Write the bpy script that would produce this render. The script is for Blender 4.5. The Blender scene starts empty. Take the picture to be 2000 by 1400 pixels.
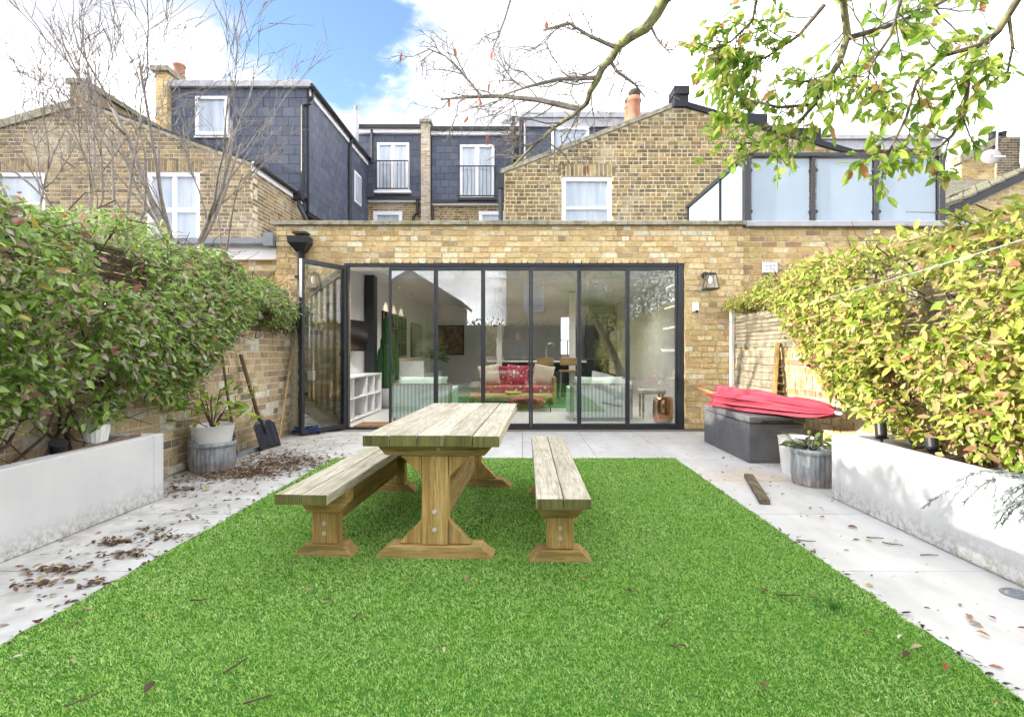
import bpy, math, random
import numpy as np
from mathutils import Vector, Matrix
R = math.radians
S = bpy.context.scene
COL = S.collection
rnd = random.Random(7)
CH = 1.12          # camera height
FP = 1040.0        # focal length in photograph pixels (photograph 2000 wide)

# ------------------------------------------------------------------ camera
cd = bpy.data.cameras.new('camera'); cam = bpy.data.objects.new('camera', cd); COL.objects.link(cam)
cam.location = (0, 0, CH); cam.rotation_euler = (R(90), 0, 0)
cd.sensor_width = 36; cd.lens = 36*FP/2000; cd.shift_x = -20/2000; cd.shift_y = -11/2000
cd.clip_start = 0.05; cd.clip_end = 2000
S.camera = cam

# ------------------------------------------------------------------ sky, sun, exposure
SUN_DIR = Vector((1.0, 0.10, -0.315)).normalized()
S.world = bpy.data.worlds.new('World'); S.world.use_nodes = True
wn = S.world.node_tree; wn.nodes.clear()
def wnode(t, **k):
    n = wn.nodes.new(t)
    for a, b in k.items(): setattr(n, a, b)
    return n
wo = wnode('ShaderNodeOutputWorld'); bg = wnode('ShaderNodeBackground')
sky = wnode('ShaderNodeTexSky', sky_type='NISHITA', sun_disc=False)
sky.sun_elevation = math.asin(-SUN_DIR.z); sky.sun_rotation = math.atan2(-SUN_DIR.x, -SUN_DIR.y)
sky.air_density = 1.0; sky.dust_density = 0.3; sky.ozone_density = 2.0
tc = wnode('ShaderNodeTexCoord'); mp = wnode('ShaderNodeMapping')
mp.inputs['Scale'].default_value = (1, 1, 1.9); mp.inputs['Location'].default_value = (0.35, 0.1, 0.2)
nz = wnode('ShaderNodeTexNoise'); nz.inputs['Scale'].default_value = 2.6; nz.inputs['Detail'].default_value = 9; nz.inputs['Roughness'].default_value = 0.56
# a break in the cloud, up and to the left of the house
hd = Vector((-0.42, 1.0, 0.80)).normalized()
dp = wnode('ShaderNodeVectorMath', operation='DISTANCE'); dp.inputs[1].default_value = hd
mr = wnode('ShaderNodeMapRange'); mr.inputs['From Min'].default_value = 0.0; mr.inputs['From Max'].default_value = 0.34
mr.inputs['To Min'].default_value = -0.17; mr.inputs['To Max'].default_value = 0.10
ad = wnode('ShaderNodeMath', operation='ADD')
rp = wnode('ShaderNodeMapRange', interpolation_type='SMOOTHSTEP'); rp.inputs['From Min'].default_value = 0.40; rp.inputs['From Max'].default_value = 0.53
sm = wnode('ShaderNodeMixRGB', blend_type='MULTIPLY'); sm.inputs['Fac'].default_value = 1; sm.inputs['Color2'].default_value = (0.075, 0.075, 0.08, 1)
nz2 = wnode('ShaderNodeTexNoise'); nz2.inputs['Scale'].default_value = 3.2; nz2.inputs['Detail'].default_value = 6
cr = wnode('ShaderNodeValToRGB'); cr.color_ramp.elements[0].position = 0.36; cr.color_ramp.elements[0].color = (0.185, 0.195, 0.225, 1)
cr.color_ramp.elements[1].position = 0.60; cr.color_ramp.elements[1].color = (1.0, 1.0, 1.02, 1)
_e = cr.color_ramp.elements.new(0.46); _e.color = (0.30, 0.305, 0.32, 1)
mx = wnode('ShaderNodeMixRGB')
L = wn.links.new
L(tc.outputs['Generated'], mp.inputs['Vector']); L(mp.outputs['Vector'], nz.inputs['Vector']); L(mp.outputs['Vector'], nz2.inputs['Vector'])
L(tc.outputs['Generated'], dp.inputs[0]); L(dp.outputs['Value'], mr.inputs['Value'])
L(nz.outputs['Fac'], ad.inputs[0]); L(mr.outputs['Result'], ad.inputs[1]); L(ad.outputs['Value'], rp.inputs['Value'])
L(sky.outputs['Color'], sm.inputs['Color1']); L(nz2.outputs['Fac'], cr.inputs['Fac'])
L(rp.outputs['Result'], mx.inputs['Fac']); L(sm.outputs['Color'], mx.inputs['Color1']); L(cr.outputs['Color'], mx.inputs['Color2'])
L(mx.outputs['Color'], bg.inputs['Color']); bg.inputs['Strength'].default_value = 1.0
L(bg.outputs['Background'], wo.inputs['Surface'])
sd = bpy.data.lights.new('sun', 'SUN'); sd.energy = 2.0; sd.angle = R(0.6); sd.color = (1.0, 0.93, 0.80)
sun = bpy.data.objects.new('sun', sd); COL.objects.link(sun); sun.location = (-20, -2, 12)
sun.rotation_euler = SUN_DIR.to_track_quat('-Z', 'Y').to_euler()
S.view_settings.view_transform = 'Standard'; S.view_settings.look = 'None'
S.view_settings.gamma = 1; S.view_settings.use_curve_mapping = False
S.view_settings.exposure = 2.38
S.render.engine = 'CYCLES'
S.cycles.max_bounces = 5; S.cycles.transparent_max_bounces = 8; S.cycles.diffuse_bounces = 2; S.cycles.glossy_bounces = 2
S.cycles.use_adaptive_sampling = True; S.cycles.adaptive_threshold = 0.04
S.cycles.caustics_reflective = False; S.cycles.caustics_refractive = False

# ------------------------------------------------------------------ helpers
def W(px, py, Y):                       # photograph pixel + chosen distance -> world point
    return Vector(((px-1020)*Y/FP, Y, CH+(689-py)*Y/FP))
class MB:
    def __init__(s): s.v = []; s.f = []
    def add(s, vs, fs):
        n = len(s.v); s.v += [tuple(p) for p in vs]; s.f += [tuple(i+n for i in f) for f in fs]; return s
    def box(s, x0, x1, y0, y1, z0, z1):
        return s.add([(x0,y0,z0),(x1,y0,z0),(x1,y1,z0),(x0,y1,z0),(x0,y0,z1),(x1,y0,z1),(x1,y1,z1),(x0,y1,z1)],
              [(0,3,2,1),(4,5,6,7),(0,1,5,4),(1,2,6,5),(2,3,7,6),(3,0,4,7)])
    def obox(s, c, h, M):                # oriented box: centre, half sizes, 3x3 matrix
        c = Vector(c); P = []
        for z in (-1,1):
            for x, y in ((-1,-1),(1,-1),(1,1),(-1,1)):
                P.append(c + M @ Vector((x*h[0], y*h[1], z*h[2])))
        return s.add(P, [(0,3,2,1),(4,5,6,7),(0,1,5,4),(1,2,6,5),(2,3,7,6),(3,0,4,7)])
    def bar(s, a, b, w, h):              # box between two points
        a = Vector(a); b = Vector(b); d = b-a
        return s.obox((a+b)/2, (w/2, h/2, d.length/2), d.to_track_quat('Z', 'Y').to_matrix())
    def prism(s, pts, ext):              # polygon (3D points) extruded by a vector
        n = len(pts); e = Vector(ext); P = [Vector(p) for p in pts]; Q = [p+e for p in P]
        return s.add(P+Q, [tuple(range(n))[::-1], tuple(range(n, 2*n))] + [(i, (i+1)%n, n+(i+1)%n, n+i) for i in range(n)])
    def tube(s, pts, rad, n=6, cap=True):
        P = [Vector(p) for p in pts]; m = len(P)
        if not hasattr(rad, '__len__'): rad = [rad]*m
        vs = []; fs = []; up = None
        for i in range(m):
            t = (P[min(i+1, m-1)]-P[max(i-1, 0)]).normalized()
            if up is None:
                up = t.orthogonal().normalized()
            else:
                up = (up - t*up.dot(t)); up = up.normalized() if up.length > 1e-5 else t.orthogonal().normalized()
            w = t.cross(up)
            for k in range(n):
                a = 2*math.pi*k/n
                vs.append(P[i] + (up*math.cos(a)+w*math.sin(a))*rad[i])
        for i in range(m-1):
            for k in range(n):
                fs.append((i*n+k, i*n+(k+1)%n, (i+1)*n+(k+1)%n, (i+1)*n+k))
        if cap:
            fs.append(tuple(range(n))[::-1]); fs.append(tuple((m-1)*n+k for k in range(n)))
        return s.add(vs, fs)
    def lathe(s, prof, c=(0,0,0), n=20, sx=1, sy=1, rib=0, cap=True):     # prof: (r, z)
        vs = []; fs = []; c = Vector(c)
        for r, z in prof:
            for k in range(n):
                a = 2*math.pi*k/n; rr = r*(1+(rib if k % 2 else 0))
                vs.append(c+Vector((math.cos(a)*rr*sx, math.sin(a)*rr*sy, z)))
        m = len(prof)
        for i in range(m-1):
            for k in range(n):
                fs.append((i*n+k, i*n+(k+1)%n, (i+1)*n+(k+1)%n, (i+1)*n+k))
        if cap:
            fs.append(tuple(range(n))[::-1]); fs.append(tuple((m-1)*n+k for k in range(n)))
        return s.add(vs, fs)
    def build(s, name, m, parent=None, smooth=False, bevel=0):
        me = bpy.data.meshes.new(name); me.from_pydata(s.v, [], s.f); me.update()
        return mobj(name, me, m, parent, smooth, bevel)
def mobj(name, me, m, parent=None, smooth=False, bevel=0):
    if m is not None and not me.materials: me.materials.append(m)
    if smooth: me.polygons.foreach_set('use_smooth', [True]*len(me.polygons))
    o = bpy.data.objects.new(name, me); COL.objects.link(o)
    if bevel:
        b = o.modifiers.new('bevel', 'BEVEL'); b.width = bevel; b.segments = 2; b.limit_method = 'ANGLE'; b.harden_normals = False
    if parent is not None: adopt(o, parent)
    return o
def chain_loc(p): return p.location.copy() if p.type == 'EMPTY' else Vector((0,0,0))   # meshes keep world coordinates
def adopt(o, p):                         # keep world coordinates under an unrotated parent
    o.parent = p
    o.matrix_parent_inverse = Matrix.Translation(-chain_loc(p))
def tag(o, label=None, cat=None, group=None, kind=None):
    if label: o['label'] = label
    if cat: o['category'] = cat
    if group: o['group'] = group
    if kind: o['kind'] = kind
    return o
def thing(name, label, cat, loc=(0,0,0), group=None):
    o = bpy.data.objects.new(name, None); COL.objects.link(o); o.location = loc; o.empty_display_size = 0.1
    return tag(o, label, cat, group)
def dup(root, loc=None, rz=None, label=None):
    def cp(o, par):
        c = o.copy(); COL.objects.link(c); c.parent = par
        for ch in o.children: cp(ch, c)
        return c
    r = cp(root, None)
    if loc is not None: r.location = loc
    if rz is not None: r.rotation_euler = (0, 0, rz)
    if label: r['label'] = label
    return r
def bx(name, m, parent, *a, bevel=0): return MB().box(*a).build(name, m, parent, bevel=bevel)

# ------------------------------------------------------------------ materials
def hexc(c): return (*c, 1) if len(c) == 3 else c
class Mat:
    def __init__(s, name, rough=0.7, spec=0.3, metal=0.0, color=(0.5,0.5,0.5)):
        s.m = bpy.data.materials.new(name); s.m.use_nodes = True; s.t = s.m.node_tree
        s.b = s.t.nodes['Principled BSDF']; s.out = s.t.nodes['Material Output']
        s.b.inputs['Roughness'].default_value = rough; s.b.inputs['Specular IOR Level'].default_value = spec
        s.b.inputs['Metallic'].default_value = metal; s.b.inputs['Base Color'].default_value = hexc(color)
        s.c = None
    def n(s, t, **k):
        q = s.t.nodes.new(t)
        for a, b in k.items(): setattr(q, a, b)
        return q
    def l(s, a, b): s.t.links.new(a, b)
    def coord(s, scale=(1,1,1), which='Object'):
        t = s.n('ShaderNodeTexCoord'); m = s.n('ShaderNodeMapping'); m.inputs['Scale'].default_value = scale
        s.l(t.outputs[which], m.inputs['Vector']); return m.outputs['Vector']
    def world(s, scale=(1,1,1)):
        t = s.n('ShaderNodeNewGeometry'); m = s.n('ShaderNodeMapping'); m.inputs['Scale'].default_value = scale
        s.l(t.outputs['Position'], m.inputs['Vector']); return m.outputs['Vector']
    def noise(s, vec, scale, detail=5, rough=0.6, dist=0):
        q = s.n('ShaderNodeTexNoise'); q.inputs['Scale'].default_value = scale; q.inputs['Detail'].default_value = min(detail, 4)
        q.inputs['Roughness'].default_value = rough; q.inputs['Distortion'].default_value = dist
        s.l(vec, q.inputs['Vector']); return q.outputs['Fac']
    def ramp(s, fac, stops, const=False):
        q = s.n('ShaderNodeValToRGB'); e = q.color_ramp.elements
        if const: q.color_ramp.interpolation = 'CONSTANT'
        while len(e) < len(stops): e.new(0.5)
        for i, (p, c) in enumerate(stops): e[i].position = p; e[i].color = hexc(c)
        s.l(fac, q.inputs['Fac']); return q.outputs['Color']
    def rand(s):                          # per piece: object random + island random
        a = s.n('ShaderNodeObjectInfo').outputs['Random']; b = s.n('ShaderNodeNewGeometry').outputs['Random Per Island']
        q = s.n('ShaderNodeMath', operation='ADD'); s.l(a, q.inputs[0]); s.l(b, q.inputs[1])
        r = s.n('ShaderNodeMath', operation='FRACT'); s.l(q.outputs[0], r.inputs[0]); return r.outputs[0]
    def mul(s, v, k):
        q = s.n('ShaderNodeMath', operation='MULTIPLY'); s.l(v, q.inputs[0]); q.inputs[1].default_value = k; return q.outputs[0]
    def fract(s, v, k):
        w = s.mul(v, k); r = s.n('ShaderNodeMath', operation='FRACT'); s.l(w, r.inputs[0]); return r.outputs[0]
    def mix(s, fac, a, b, mode='MIX'):
        q = s.n('ShaderNodeMixRGB', blend_type=mode)
        for v, i in ((fac, 'Fac'), (a, 'Color1'), (b, 'Color2')):
            if hasattr(v, 'is_linked'): s.l(v, q.inputs[i])
            elif i == 'Fac': q.inputs[i].default_value = v
            else: q.inputs[i].default_value = hexc(v)
        return q.outputs['Color']
    def col(s, c): s.c = c; s.l(c, s.b.inputs['Base Color']); return s
    def bump(s, h, strength=0.3, dist=0.01):
        q = s.n('ShaderNodeBump'); q.inputs['Strength'].default_value = strength; q.inputs['Distance'].default_value = dist
        s.l(h, q.inputs['Height']); s.l(q.outputs['Normal'], s.b.inputs['Normal']); return s
    def rgh(s, v): s.l(v, s.b.inputs['Roughness']); return s
def plain(name, c, rough=0.6, spec=0.3, metal=0.0, var=0.12, scale=6, bump=0.0):
    m = Mat(name, rough, spec, metal); v = m.world()
    f = m.noise(v, scale, 5); d = tuple(x*(1-var) for x in c); u = tuple(min(1, x*(1+var)) for x in c)
    m.col(m.ramp(f, [(0.3, d), (0.7, u)]))
    if bump: m.bump(m.noise(v, scale*12, 4), bump, 0.004)
    return m.m
def brick_mat(name, stops, soot=0.25, moss=0.0, scale=1.0, lime=0.0):
    m = Mat(name, 0.9, 0.15); r = m.rand(); v = m.world()
    c = m.ramp(r, stops, True)
    # blotches inside a brick, shifted per brick
    n1 = m.noise(v, 22*scale, 6, 0.65); c = m.mix(m.ramp(n1, [(0.35, (0.55,)*3), (0.72, (0,)*3)]), c, (0.20, 0.145, 0.095), 'MIX')
    n2 = m.noise(v, 9*scale, 4, 0.6); c = m.mix(m.ramp(n2, [(0.55, (0,)*3), (0.8, (0.5,)*3)]), c, (0.68, 0.57, 0.42))
    br = m.ramp(m.fract(r, 7.31), [(0, (0.86,)*3), (1, (1.12,)*3)]); c = m.mix(1.0, c, br, 'MULTIPLY')
    n3 = m.noise(v, 1.1, 5, 0.6); c = m.mix(m.ramp(n3, [(0.45, (0,)*3), (0.75, (soot,)*3)]), c, (0.10, 0.09, 0.075))
    if lime:                               # lime bloom and old cement smears
        c = m.mix(m.ramp(m.noise(v, 0.75, 4, 0.7), [(0.52,(0,)*3),(0.70,(lime,)*3)]), c, (0.50,0.46,0.38))
    if moss:
        n4 = m.noise(v, 2.3, 5, 0.65); c = m.mix(m.ramp(n4, [(0.5, (0,)*3), (0.72, (moss,)*3)]), c, (0.16, 0.17, 0.045))
    m.col(c); m.bump(m.noise(v, 60*scale, 6, 0.7), 0.55, 0.006); return m.m
ST_FACADE = [(0,(0.52,0.39,0.20)),(0.20,(0.60,0.47,0.27)),(0.40,(0.46,0.32,0.16)),(0.54,(0.62,0.52,0.35)),(0.66,(0.50,0.33,0.21)),(0.77,(0.40,0.27,0.13)),(0.86,(0.66,0.60,0.49)),(0.93,(0.22,0.17,0.12)),(0.965,(0.58,0.42,0.22))]
ST_RIGHT = [(0,(0.60,0.45,0.19)),(0.25,(0.52,0.37,0.14)),(0.45,(0.64,0.50,0.26)),(0.65,(0.47,0.31,0.13)),(0.80,(0.62,0.52,0.33)),(0.90,(0.34,0.19,0.12)),(0.95,(0.6,0.46,0.22))]
ST_OLD = [(0,(0.36,0.26,0.13)),(0.16,(0.23,0.165,0.09)),(0.32,(0.44,0.33,0.17)),(0.46,(0.15,0.115,0.08)),(0.60,(0.31,0.23,0.12)),(0.74,(0.47,0.37,0.21)),(0.86,(0.115,0.095,0.075)),(0.94,(0.38,0.25,0.12))]
ST_GARDEN = [(0,(0.42,0.32,0.19)),(0.2,(0.33,0.24,0.14)),(0.36,(0.48,0.39,0.26)),(0.5,(0.27,0.20,0.14)),(0.62,(0.64,0.58,0.50)),(0.74,(0.40,0.29,0.19)),(0.85,(0.16,0.13,0.11)),(0.91,(0.46,0.36,0.22))]
M = {}
M['brick_facade'] = brick_mat('stock brick facade', [(p, tuple(.8*min(.8, k*1.30)+.2*q for k, q in zip(c, (.66,.545,.32)))) for p, c in ST_FACADE], 0.06, 0.10)
M['brick_right'] = brick_mat('yellow stock brick', [(p, tuple(min(.8, k*1.18) for k in c)) for p, c in ST_RIGHT], 0.08, 0.10)
M['brick_old'] = brick_mat('old london stock brick', [(p, (c[0]*.80, c[1]*.79, c[2]*.72)) for p, c in ST_OLD], 0.25, 0.10, lime=0.7)
M['brick_grey'] = brick_mat('sooty stock brick', [(p, (c[0]*0.78, c[1]*0.80, c[2]*0.82)) for p, c in ST_OLD], 0.45, 0.1, lime=0.6)
M['brick_garden'] = brick_mat('garden wall brick', [(p, tuple(min(.78, k*1.3) for k in c)) for p, c in ST_GARDEN], 0.18, 0.45)
M['mortar'] = plain('lime mortar', (0.52, 0.42, 0.20), 0.95, 0.1, var=0.2, scale=9, bump=0.4)
M['mortar_pale'] = plain('pale pointing', (0.62, 0.545, 0.36), 0.95, 0.1, var=0.2, scale=9, bump=0.4)
M['mortar_grey'] = plain('old mortar', (0.52, 0.475, 0.36), 0.95, 0.1, var=0.25, scale=7, bump=0.4)
def slate_mat():
    m = Mat('slate cladding', 0.55, 0.3); r = m.rand(); v = m.world()
    c = m.ramp(r, [(0, (0.066,0.078,0.116)), (0.5, (0.080,0.094,0.136)), (1, (0.098,0.113,0.155))])
    c = m.mix(m.ramp(m.noise(v, 5, 6, 0.7), [(0.5, (0,)*3), (0.75, (0.35,)*3)]), c, (0.16,0.17,0.19))
    m.col(c); m.bump(m.noise(v, 40, 5), 0.3, 0.004); return m.m
M['slate'] = slate_mat()
M['slate_dark'] = plain('slate edge', (0.016,0.018,0.024), 0.6, 0.3)
M['black'] = plain('black painted metal', (0.018,0.019,0.023), 0.4, 0.4, var=0.25)
M['frame'] = plain('anthracite aluminium', (0.026,0.029,0.037), 0.38, 0.45, var=0.2, scale=3)
M['white'] = plain('white paint', (0.78,0.78,0.79), 0.45, 0.35, var=0.05, scale=3)
M['upvc'] = plain('white window frame', (0.80,0.80,0.83), 0.35, 0.4, var=0.03)
M['lead'] = plain('lead flashing', (0.36,0.37,0.40), 0.5, 0.4, var=0.18, scale=5)
M['grey_metal'] = plain('grey gutter', (0.20,0.225,0.26), 0.45, 0.4, var=0.15)
def coping_mat():
    m = Mat('mossy stone coping', 0.9, 0.15); v = m.world()
    c = m.ramp(m.noise(v, 8, 7, 0.7), [(0.3,(0.12,0.115,0.085)),(0.5,(0.27,0.255,0.20)),(0.7,(0.40,0.38,0.31))])
    c = m.mix(m.ramp(m.noise(v, 3, 5), [(0.5,(0,)*3),(0.7,(0.6,)*3)]), c, (0.13,0.13,0.05)); m.col(c); m.bump(m.noise(v, 30, 6), 0.5, 0.008); return m.m
M['coping'] = coping_mat()
def glass_mat(name, tint=(0.93,0.96,0.95), base=0.05, ior=1.5, rough=0.0):
    m = Mat(name); t = m.t; t.nodes.remove(m.b)
    tr = m.n('ShaderNodeBsdfTransparent'); tr.inputs['Color'].default_value = hexc(tint)
    gl = m.n('ShaderNodeBsdfGlossy'); gl.inputs['Roughness'].default_value = rough
    fr = m.n('ShaderNodeFresnel'); fr.inputs['IOR'].default_value = ior
    ad = m.n('ShaderNodeMath', operation='ADD'); ad.inputs[1].default_value = base; m.l(fr.outputs[0], ad.inputs[0])
    mx = m.n('ShaderNodeMixShader'); m.l(ad.outputs[0], mx.inputs[0]); m.l(tr.outputs[0], mx.inputs[1]); m.l(gl.outputs[0], mx.inputs[2])
    m.l(mx.outputs[0], m.out.inputs['Surface']); return m.m
M['glass'] = glass_mat('door glass', (0.93,0.955,0.94), 0.11)
M['glass_clear'] = glass_mat('clear glass', (0.97,0.98,0.98), 0.02)
def frost_mat():
    m = Mat('frosted glass', 0.25, 0.5); m.b.inputs['Base Color'].default_value = (0.74,0.83,0.90,1)
    v = m.world(); m.col(m.ramp(m.noise(v, 1.2, 4), [(0.3,(0.52,0.62,0.72)),(0.7,(0.60,0.69,0.78))]))
    tl = m.n('ShaderNodeBsdfTranslucent'); tl.inputs['Color'].default_value = (0.55,0.63,0.70,1)
    mx = m.n('ShaderNodeMixShader'); mx.inputs[0].default_value = 0.5
    m.l(m.b.outputs[0], mx.inputs[1]); m.l(tl.outputs[0], mx.inputs[2]); m.l(mx.outputs[0], m.out.inputs['Surface']); return m.m
M['frost'] = frost_mat()
def pane_mat():
    m = Mat('curtained pane with painted sky reflection', 0.08, 0.6); v = m.world((1,1,0.15))
    m.col(m.ramp(m.noise(v, 7, 3), [(0.3,(0.32,0.38,0.46)),(0.7,(0.52,0.57,0.63))])); return m.m  # pale grey-blue base paints the sky reflection into the curtained pane
M['pane'] = pane_mat()
def wood_mat(name, stops, axis='x', algae=0.3, rough=0.75, grain=1.0, algae_c=(0.13,0.145,0.035)):
    m = Mat(name, rough, 0.2); r = m.rand(); t = m.n('ShaderNodeTexCoord')
    off = m.n('ShaderNodeCombineXYZ'); m.l(m.mul(r, 37.0), off.inputs[0]); m.l(m.mul(r, 91.0), off.inputs[1]); m.l(m.mul(r, 53.0), off.inputs[2])
    va = m.n('ShaderNodeVectorMath', operation='ADD'); m.l(t.outputs['Object'], va.inputs[0]); m.l(off.outputs[0], va.inputs[1])
    mp = m.n('ShaderNodeMapping'); sc = {'x': (0.7,14,14), 'y': (14,0.7,14), 'z': (14,14,0.7)}[axis]
    mp.inputs['Scale'].default_value = tuple(k*grain for k in sc); m.l(va.outputs[0], mp.inputs['Vector'])
    g = m.noise(mp.outputs[0], 2.0, 8, 0.62, 0.35)
    c = m.ramp(g, stops)
    fine = m.noise(mp.outputs[0], 9.0, 5, 0.7)
    c = m.mix(m.ramp(fine, [(0.38,(0.55,)*3),(0.55,(0,)*3)]), c, tuple(k*0.42 for k in stops[0][1]))
    br = m.ramp(m.fract(r, 5.7), [(0,(0.82,)*3),(1,(1.14,)*3)]); c = m.mix(1.0, c, br, 'MULTIPLY')
    if algae: c = m.mix(m.ramp(m.noise(va.outputs[0], 4.5, 6, 0.65), [(0.46,(0,)*3),(0.72,(algae,)*3)]), c, algae_c)
    kn = m.n('ShaderNodeTexVoronoi'); kn.inputs['Scale'].default_value = 3.1; m.l(va.outputs[0], kn.inputs['Vector'])
    c = m.mix(m.ramp(kn.outputs['Distance'], [(0.045,(0.75,)*3),(0.085,(0,)*3)]), c, (0.11,0.06,0.025))
    m.col(c); m.bump(g, 0.35, 0.006); return m.m
GREYW = [(0.28,(0.35,0.315,0.24)),(0.5,(0.52,0.48,0.385)),(0.72,(0.64,0.60,0.51))]
PINE = [(0.28,(0.34,0.20,0.065)),(0.5,(0.52,0.335,0.125)),(0.72,(0.62,0.45,0.21))]
M['plank'] = wood_mat('weathered plank', GREYW, 'y', 0.35)
M['plank_end'] = wood_mat('mossy plank end', [(0.3,(0.11,0.11,0.035)),(0.5,(0.17,0.165,0.06)),(0.75,(0.25,0.235,0.11))], 'z', 0.5, grain=0.6)
M['pine_z'] = wood_mat('pine post', PINE, 'z', 0.35, algae_c=(0.20,0.19,0.06))
M['pine_x'] = wood_mat('pine beam across', [(p,(c[0]*0.82,c[1]*0.84,c[2]*0.85)) for p,c in PINE], 'x', 0.55, algae_c=(0.15,0.145,0.05))
M['pine_y'] = wood_mat('pine beam along', [(p,(c[0]*0.85,c[1]*0.88,c[2]*1.0)) for p,c in PINE], 'y', 0.35)
M['slat'] = wood_mat('grey fence slat', [(0.28,(0.27,0.23,0.16)),(0.5,(0.40,0.35,0.26)),(0.72,(0.52,0.47,0.37))], 'y', 0.2)
M['handle'] = wood_mat('brown tool handle', [(0.28,(0.10,0.065,0.04)),(0.5,(0.17,0.115,0.07)),(0.72,(0.26,0.19,0.12))], 'z', 0)
M['oldwood'] = wood_mat('old dark wood', [(0.28,(0.06,0.045,0.03)),(0.5,(0.15,0.115,0.08)),(0.72,(0.34,0.29,0.22))], 'y', 0.2)
M['orangewood'] = wood_mat('varnished pole', [(0.28,(0.36,0.14,0.04)),(0.5,(0.48,0.21,0.08)),(0.72,(0.56,0.28,0.13))], 'x', 0)
M['oak'] = wood_mat('light oak', [(0.28,(0.36,0.23,0.11)),(0.5,(0.48,0.33,0.17)),(0.72,(0.56,0.41,0.24))], 'x', 0)
M['bolt'] = plain('zinc bolt', (0.55,0.55,0.54), 0.35, 0.5, 0.2)
def render_wall():
    m = Mat('white render', 0.85, 0.2); v = m.world()
    c = m.ramp(m.noise(v, 1.6, 6, 0.6), [(0.35,(0.50,0.50,0.515)),(0.65,(0.59,0.59,0.60))])
    g = m.n('ShaderNodeNewGeometry'); sp = m.n('ShaderNodeSeparateXYZ'); m.l(g.outputs['Position'], sp.inputs[0])
    mr = m.n('ShaderNodeMapRange'); mr.inputs['From Min'].default_value = 0.0; mr.inputs['From Max'].default_value = 0.16; mr.inputs['To Min'].default_value = 0.75; mr.inputs['To Max'].default_value = 0.0; m.l(sp.outputs[2], mr.inputs['Value'])
    sn = m.noise(v, 26, 6, 0.75); k = m.n('ShaderNodeMath', operation='MULTIPLY'); m.l(mr.outputs[0], k.inputs[0]); m.l(m.ramp(sn, [(0.42,(0,)*3),(0.6,(1,)*3)]), k.inputs[1])
    c = m.mix(k.outputs[0], c, (0.20,0.185,0.12))                # splash dirt along the foot
    m.col(c); m.bump(m.noise(v, 70, 4), 0.25, 0.004); return m.m
M['render'] = render_wall()
def tile_mat():
    m = Mat('pale porcelain paving', 0.5, 0.35); v = m.world(); r = m.rand()
    c = m.ramp(m.noise(m.world((1,0.35,1)), 3.2, 7, 0.65), [(0.3,(0.46,0.46,0.465)),(0.55,(0.57,0.57,0.57)),(0.75,(0.65,0.65,0.645))])
    c = m.mix(1.0, c, m.ramp(r, [(0,(0.95,)*3),(1,(1.03,)*3)]), 'MULTIPLY')
    # grime: heavier on the damp west side of the garden, a rust stain by the metal tub
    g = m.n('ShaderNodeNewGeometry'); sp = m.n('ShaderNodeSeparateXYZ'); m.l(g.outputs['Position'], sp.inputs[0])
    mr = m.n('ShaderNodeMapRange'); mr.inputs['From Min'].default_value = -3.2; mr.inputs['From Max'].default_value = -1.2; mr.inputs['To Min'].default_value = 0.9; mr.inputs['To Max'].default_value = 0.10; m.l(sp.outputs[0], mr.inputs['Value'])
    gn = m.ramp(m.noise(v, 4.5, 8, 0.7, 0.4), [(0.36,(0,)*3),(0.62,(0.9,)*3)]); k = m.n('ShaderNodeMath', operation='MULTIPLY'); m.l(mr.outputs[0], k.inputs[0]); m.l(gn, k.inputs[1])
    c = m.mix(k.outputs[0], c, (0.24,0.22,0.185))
    ds = m.n('ShaderNodeVectorMath', operation='DISTANCE'); m.l(m.world((1,1.15,0)), ds.inputs[0]); ds.inputs[1].default_value = (2.02,5.50,0)
    rm = m.n('ShaderNodeMapRange'); rm.inputs['From Min'].default_value = 0.05; rm.inputs['From Max'].default_value = 0.52; rm.inputs['To Min'].default_value = 0.95; rm.inputs['To Max'].default_value = 0; m.l(ds.outputs['Value'], rm.inputs['Value'])
    rn = m.ramp(m.noise(v, 5, 7, 0.7, 0.5), [(0.40,(0,)*3),(0.62,(0.85,)*3)]); k2 = m.n('ShaderNodeMath', operation='MULTIPLY'); m.l(rm.outputs[0], k2.inputs[0]); m.l(rn, k2.inputs[1])
    c = m.mix(k2.outputs[0], c, (0.55,0.33,0.12))
    m.col(c); m.bump(m.noise(v, 50, 4), 0.08, 0.002); return m.m
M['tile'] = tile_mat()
M['grout'] = plain('dark joint', (0.20,0.19,0.17), 0.95, 0.1)
M['soil'] = plain('soil', (0.07,0.05,0.035), 0.95, 0.1, var=0.4, scale=20, bump=0.6)
def leaf_mat(name, stops, trans=0.35, rough=0.42):
    m = Mat(name, rough, 0.35); r = m.rand(); v = m.coord((1,1,1))
    c = m.ramp(r, stops); c = m.mix(m.ramp(m.noise(m.world(), 35, 3), [(0.35,(0.35,)*3),(0.65,(0,)*3)]), c, tuple(k*0.55 for k in stops[0][1]))
    m.col(c); tl = m.n('ShaderNodeBsdfTranslucent'); m.l(c, tl.inputs['Color'])
    mx = m.n('ShaderNodeMixShader'); mx.inputs[0].default_value = trans
    m.l(m.b.outputs[0], mx.inputs[1]); m.l(tl.outputs[0], mx.inputs[2]); m.l(mx.outputs[0], m.out.inputs['Surface']); return m.m
M['ivy'] = leaf_mat('evergreen climber leaf', [(0,(0.10,0.18,0.04)),(0.2,(0.22,0.36,0.06)),(0.5,(0.36,0.53,0.11)),(0.66,(0.38,0.49,0.18)),(0.78,(0.48,0.49,0.36)),(0.90,(0.46,0.34,0.31)),(0.965,(0.40,0.12,0.14)),(1.0,(0.48,0.38,0.07))], 0.4, 0.33)
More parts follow.
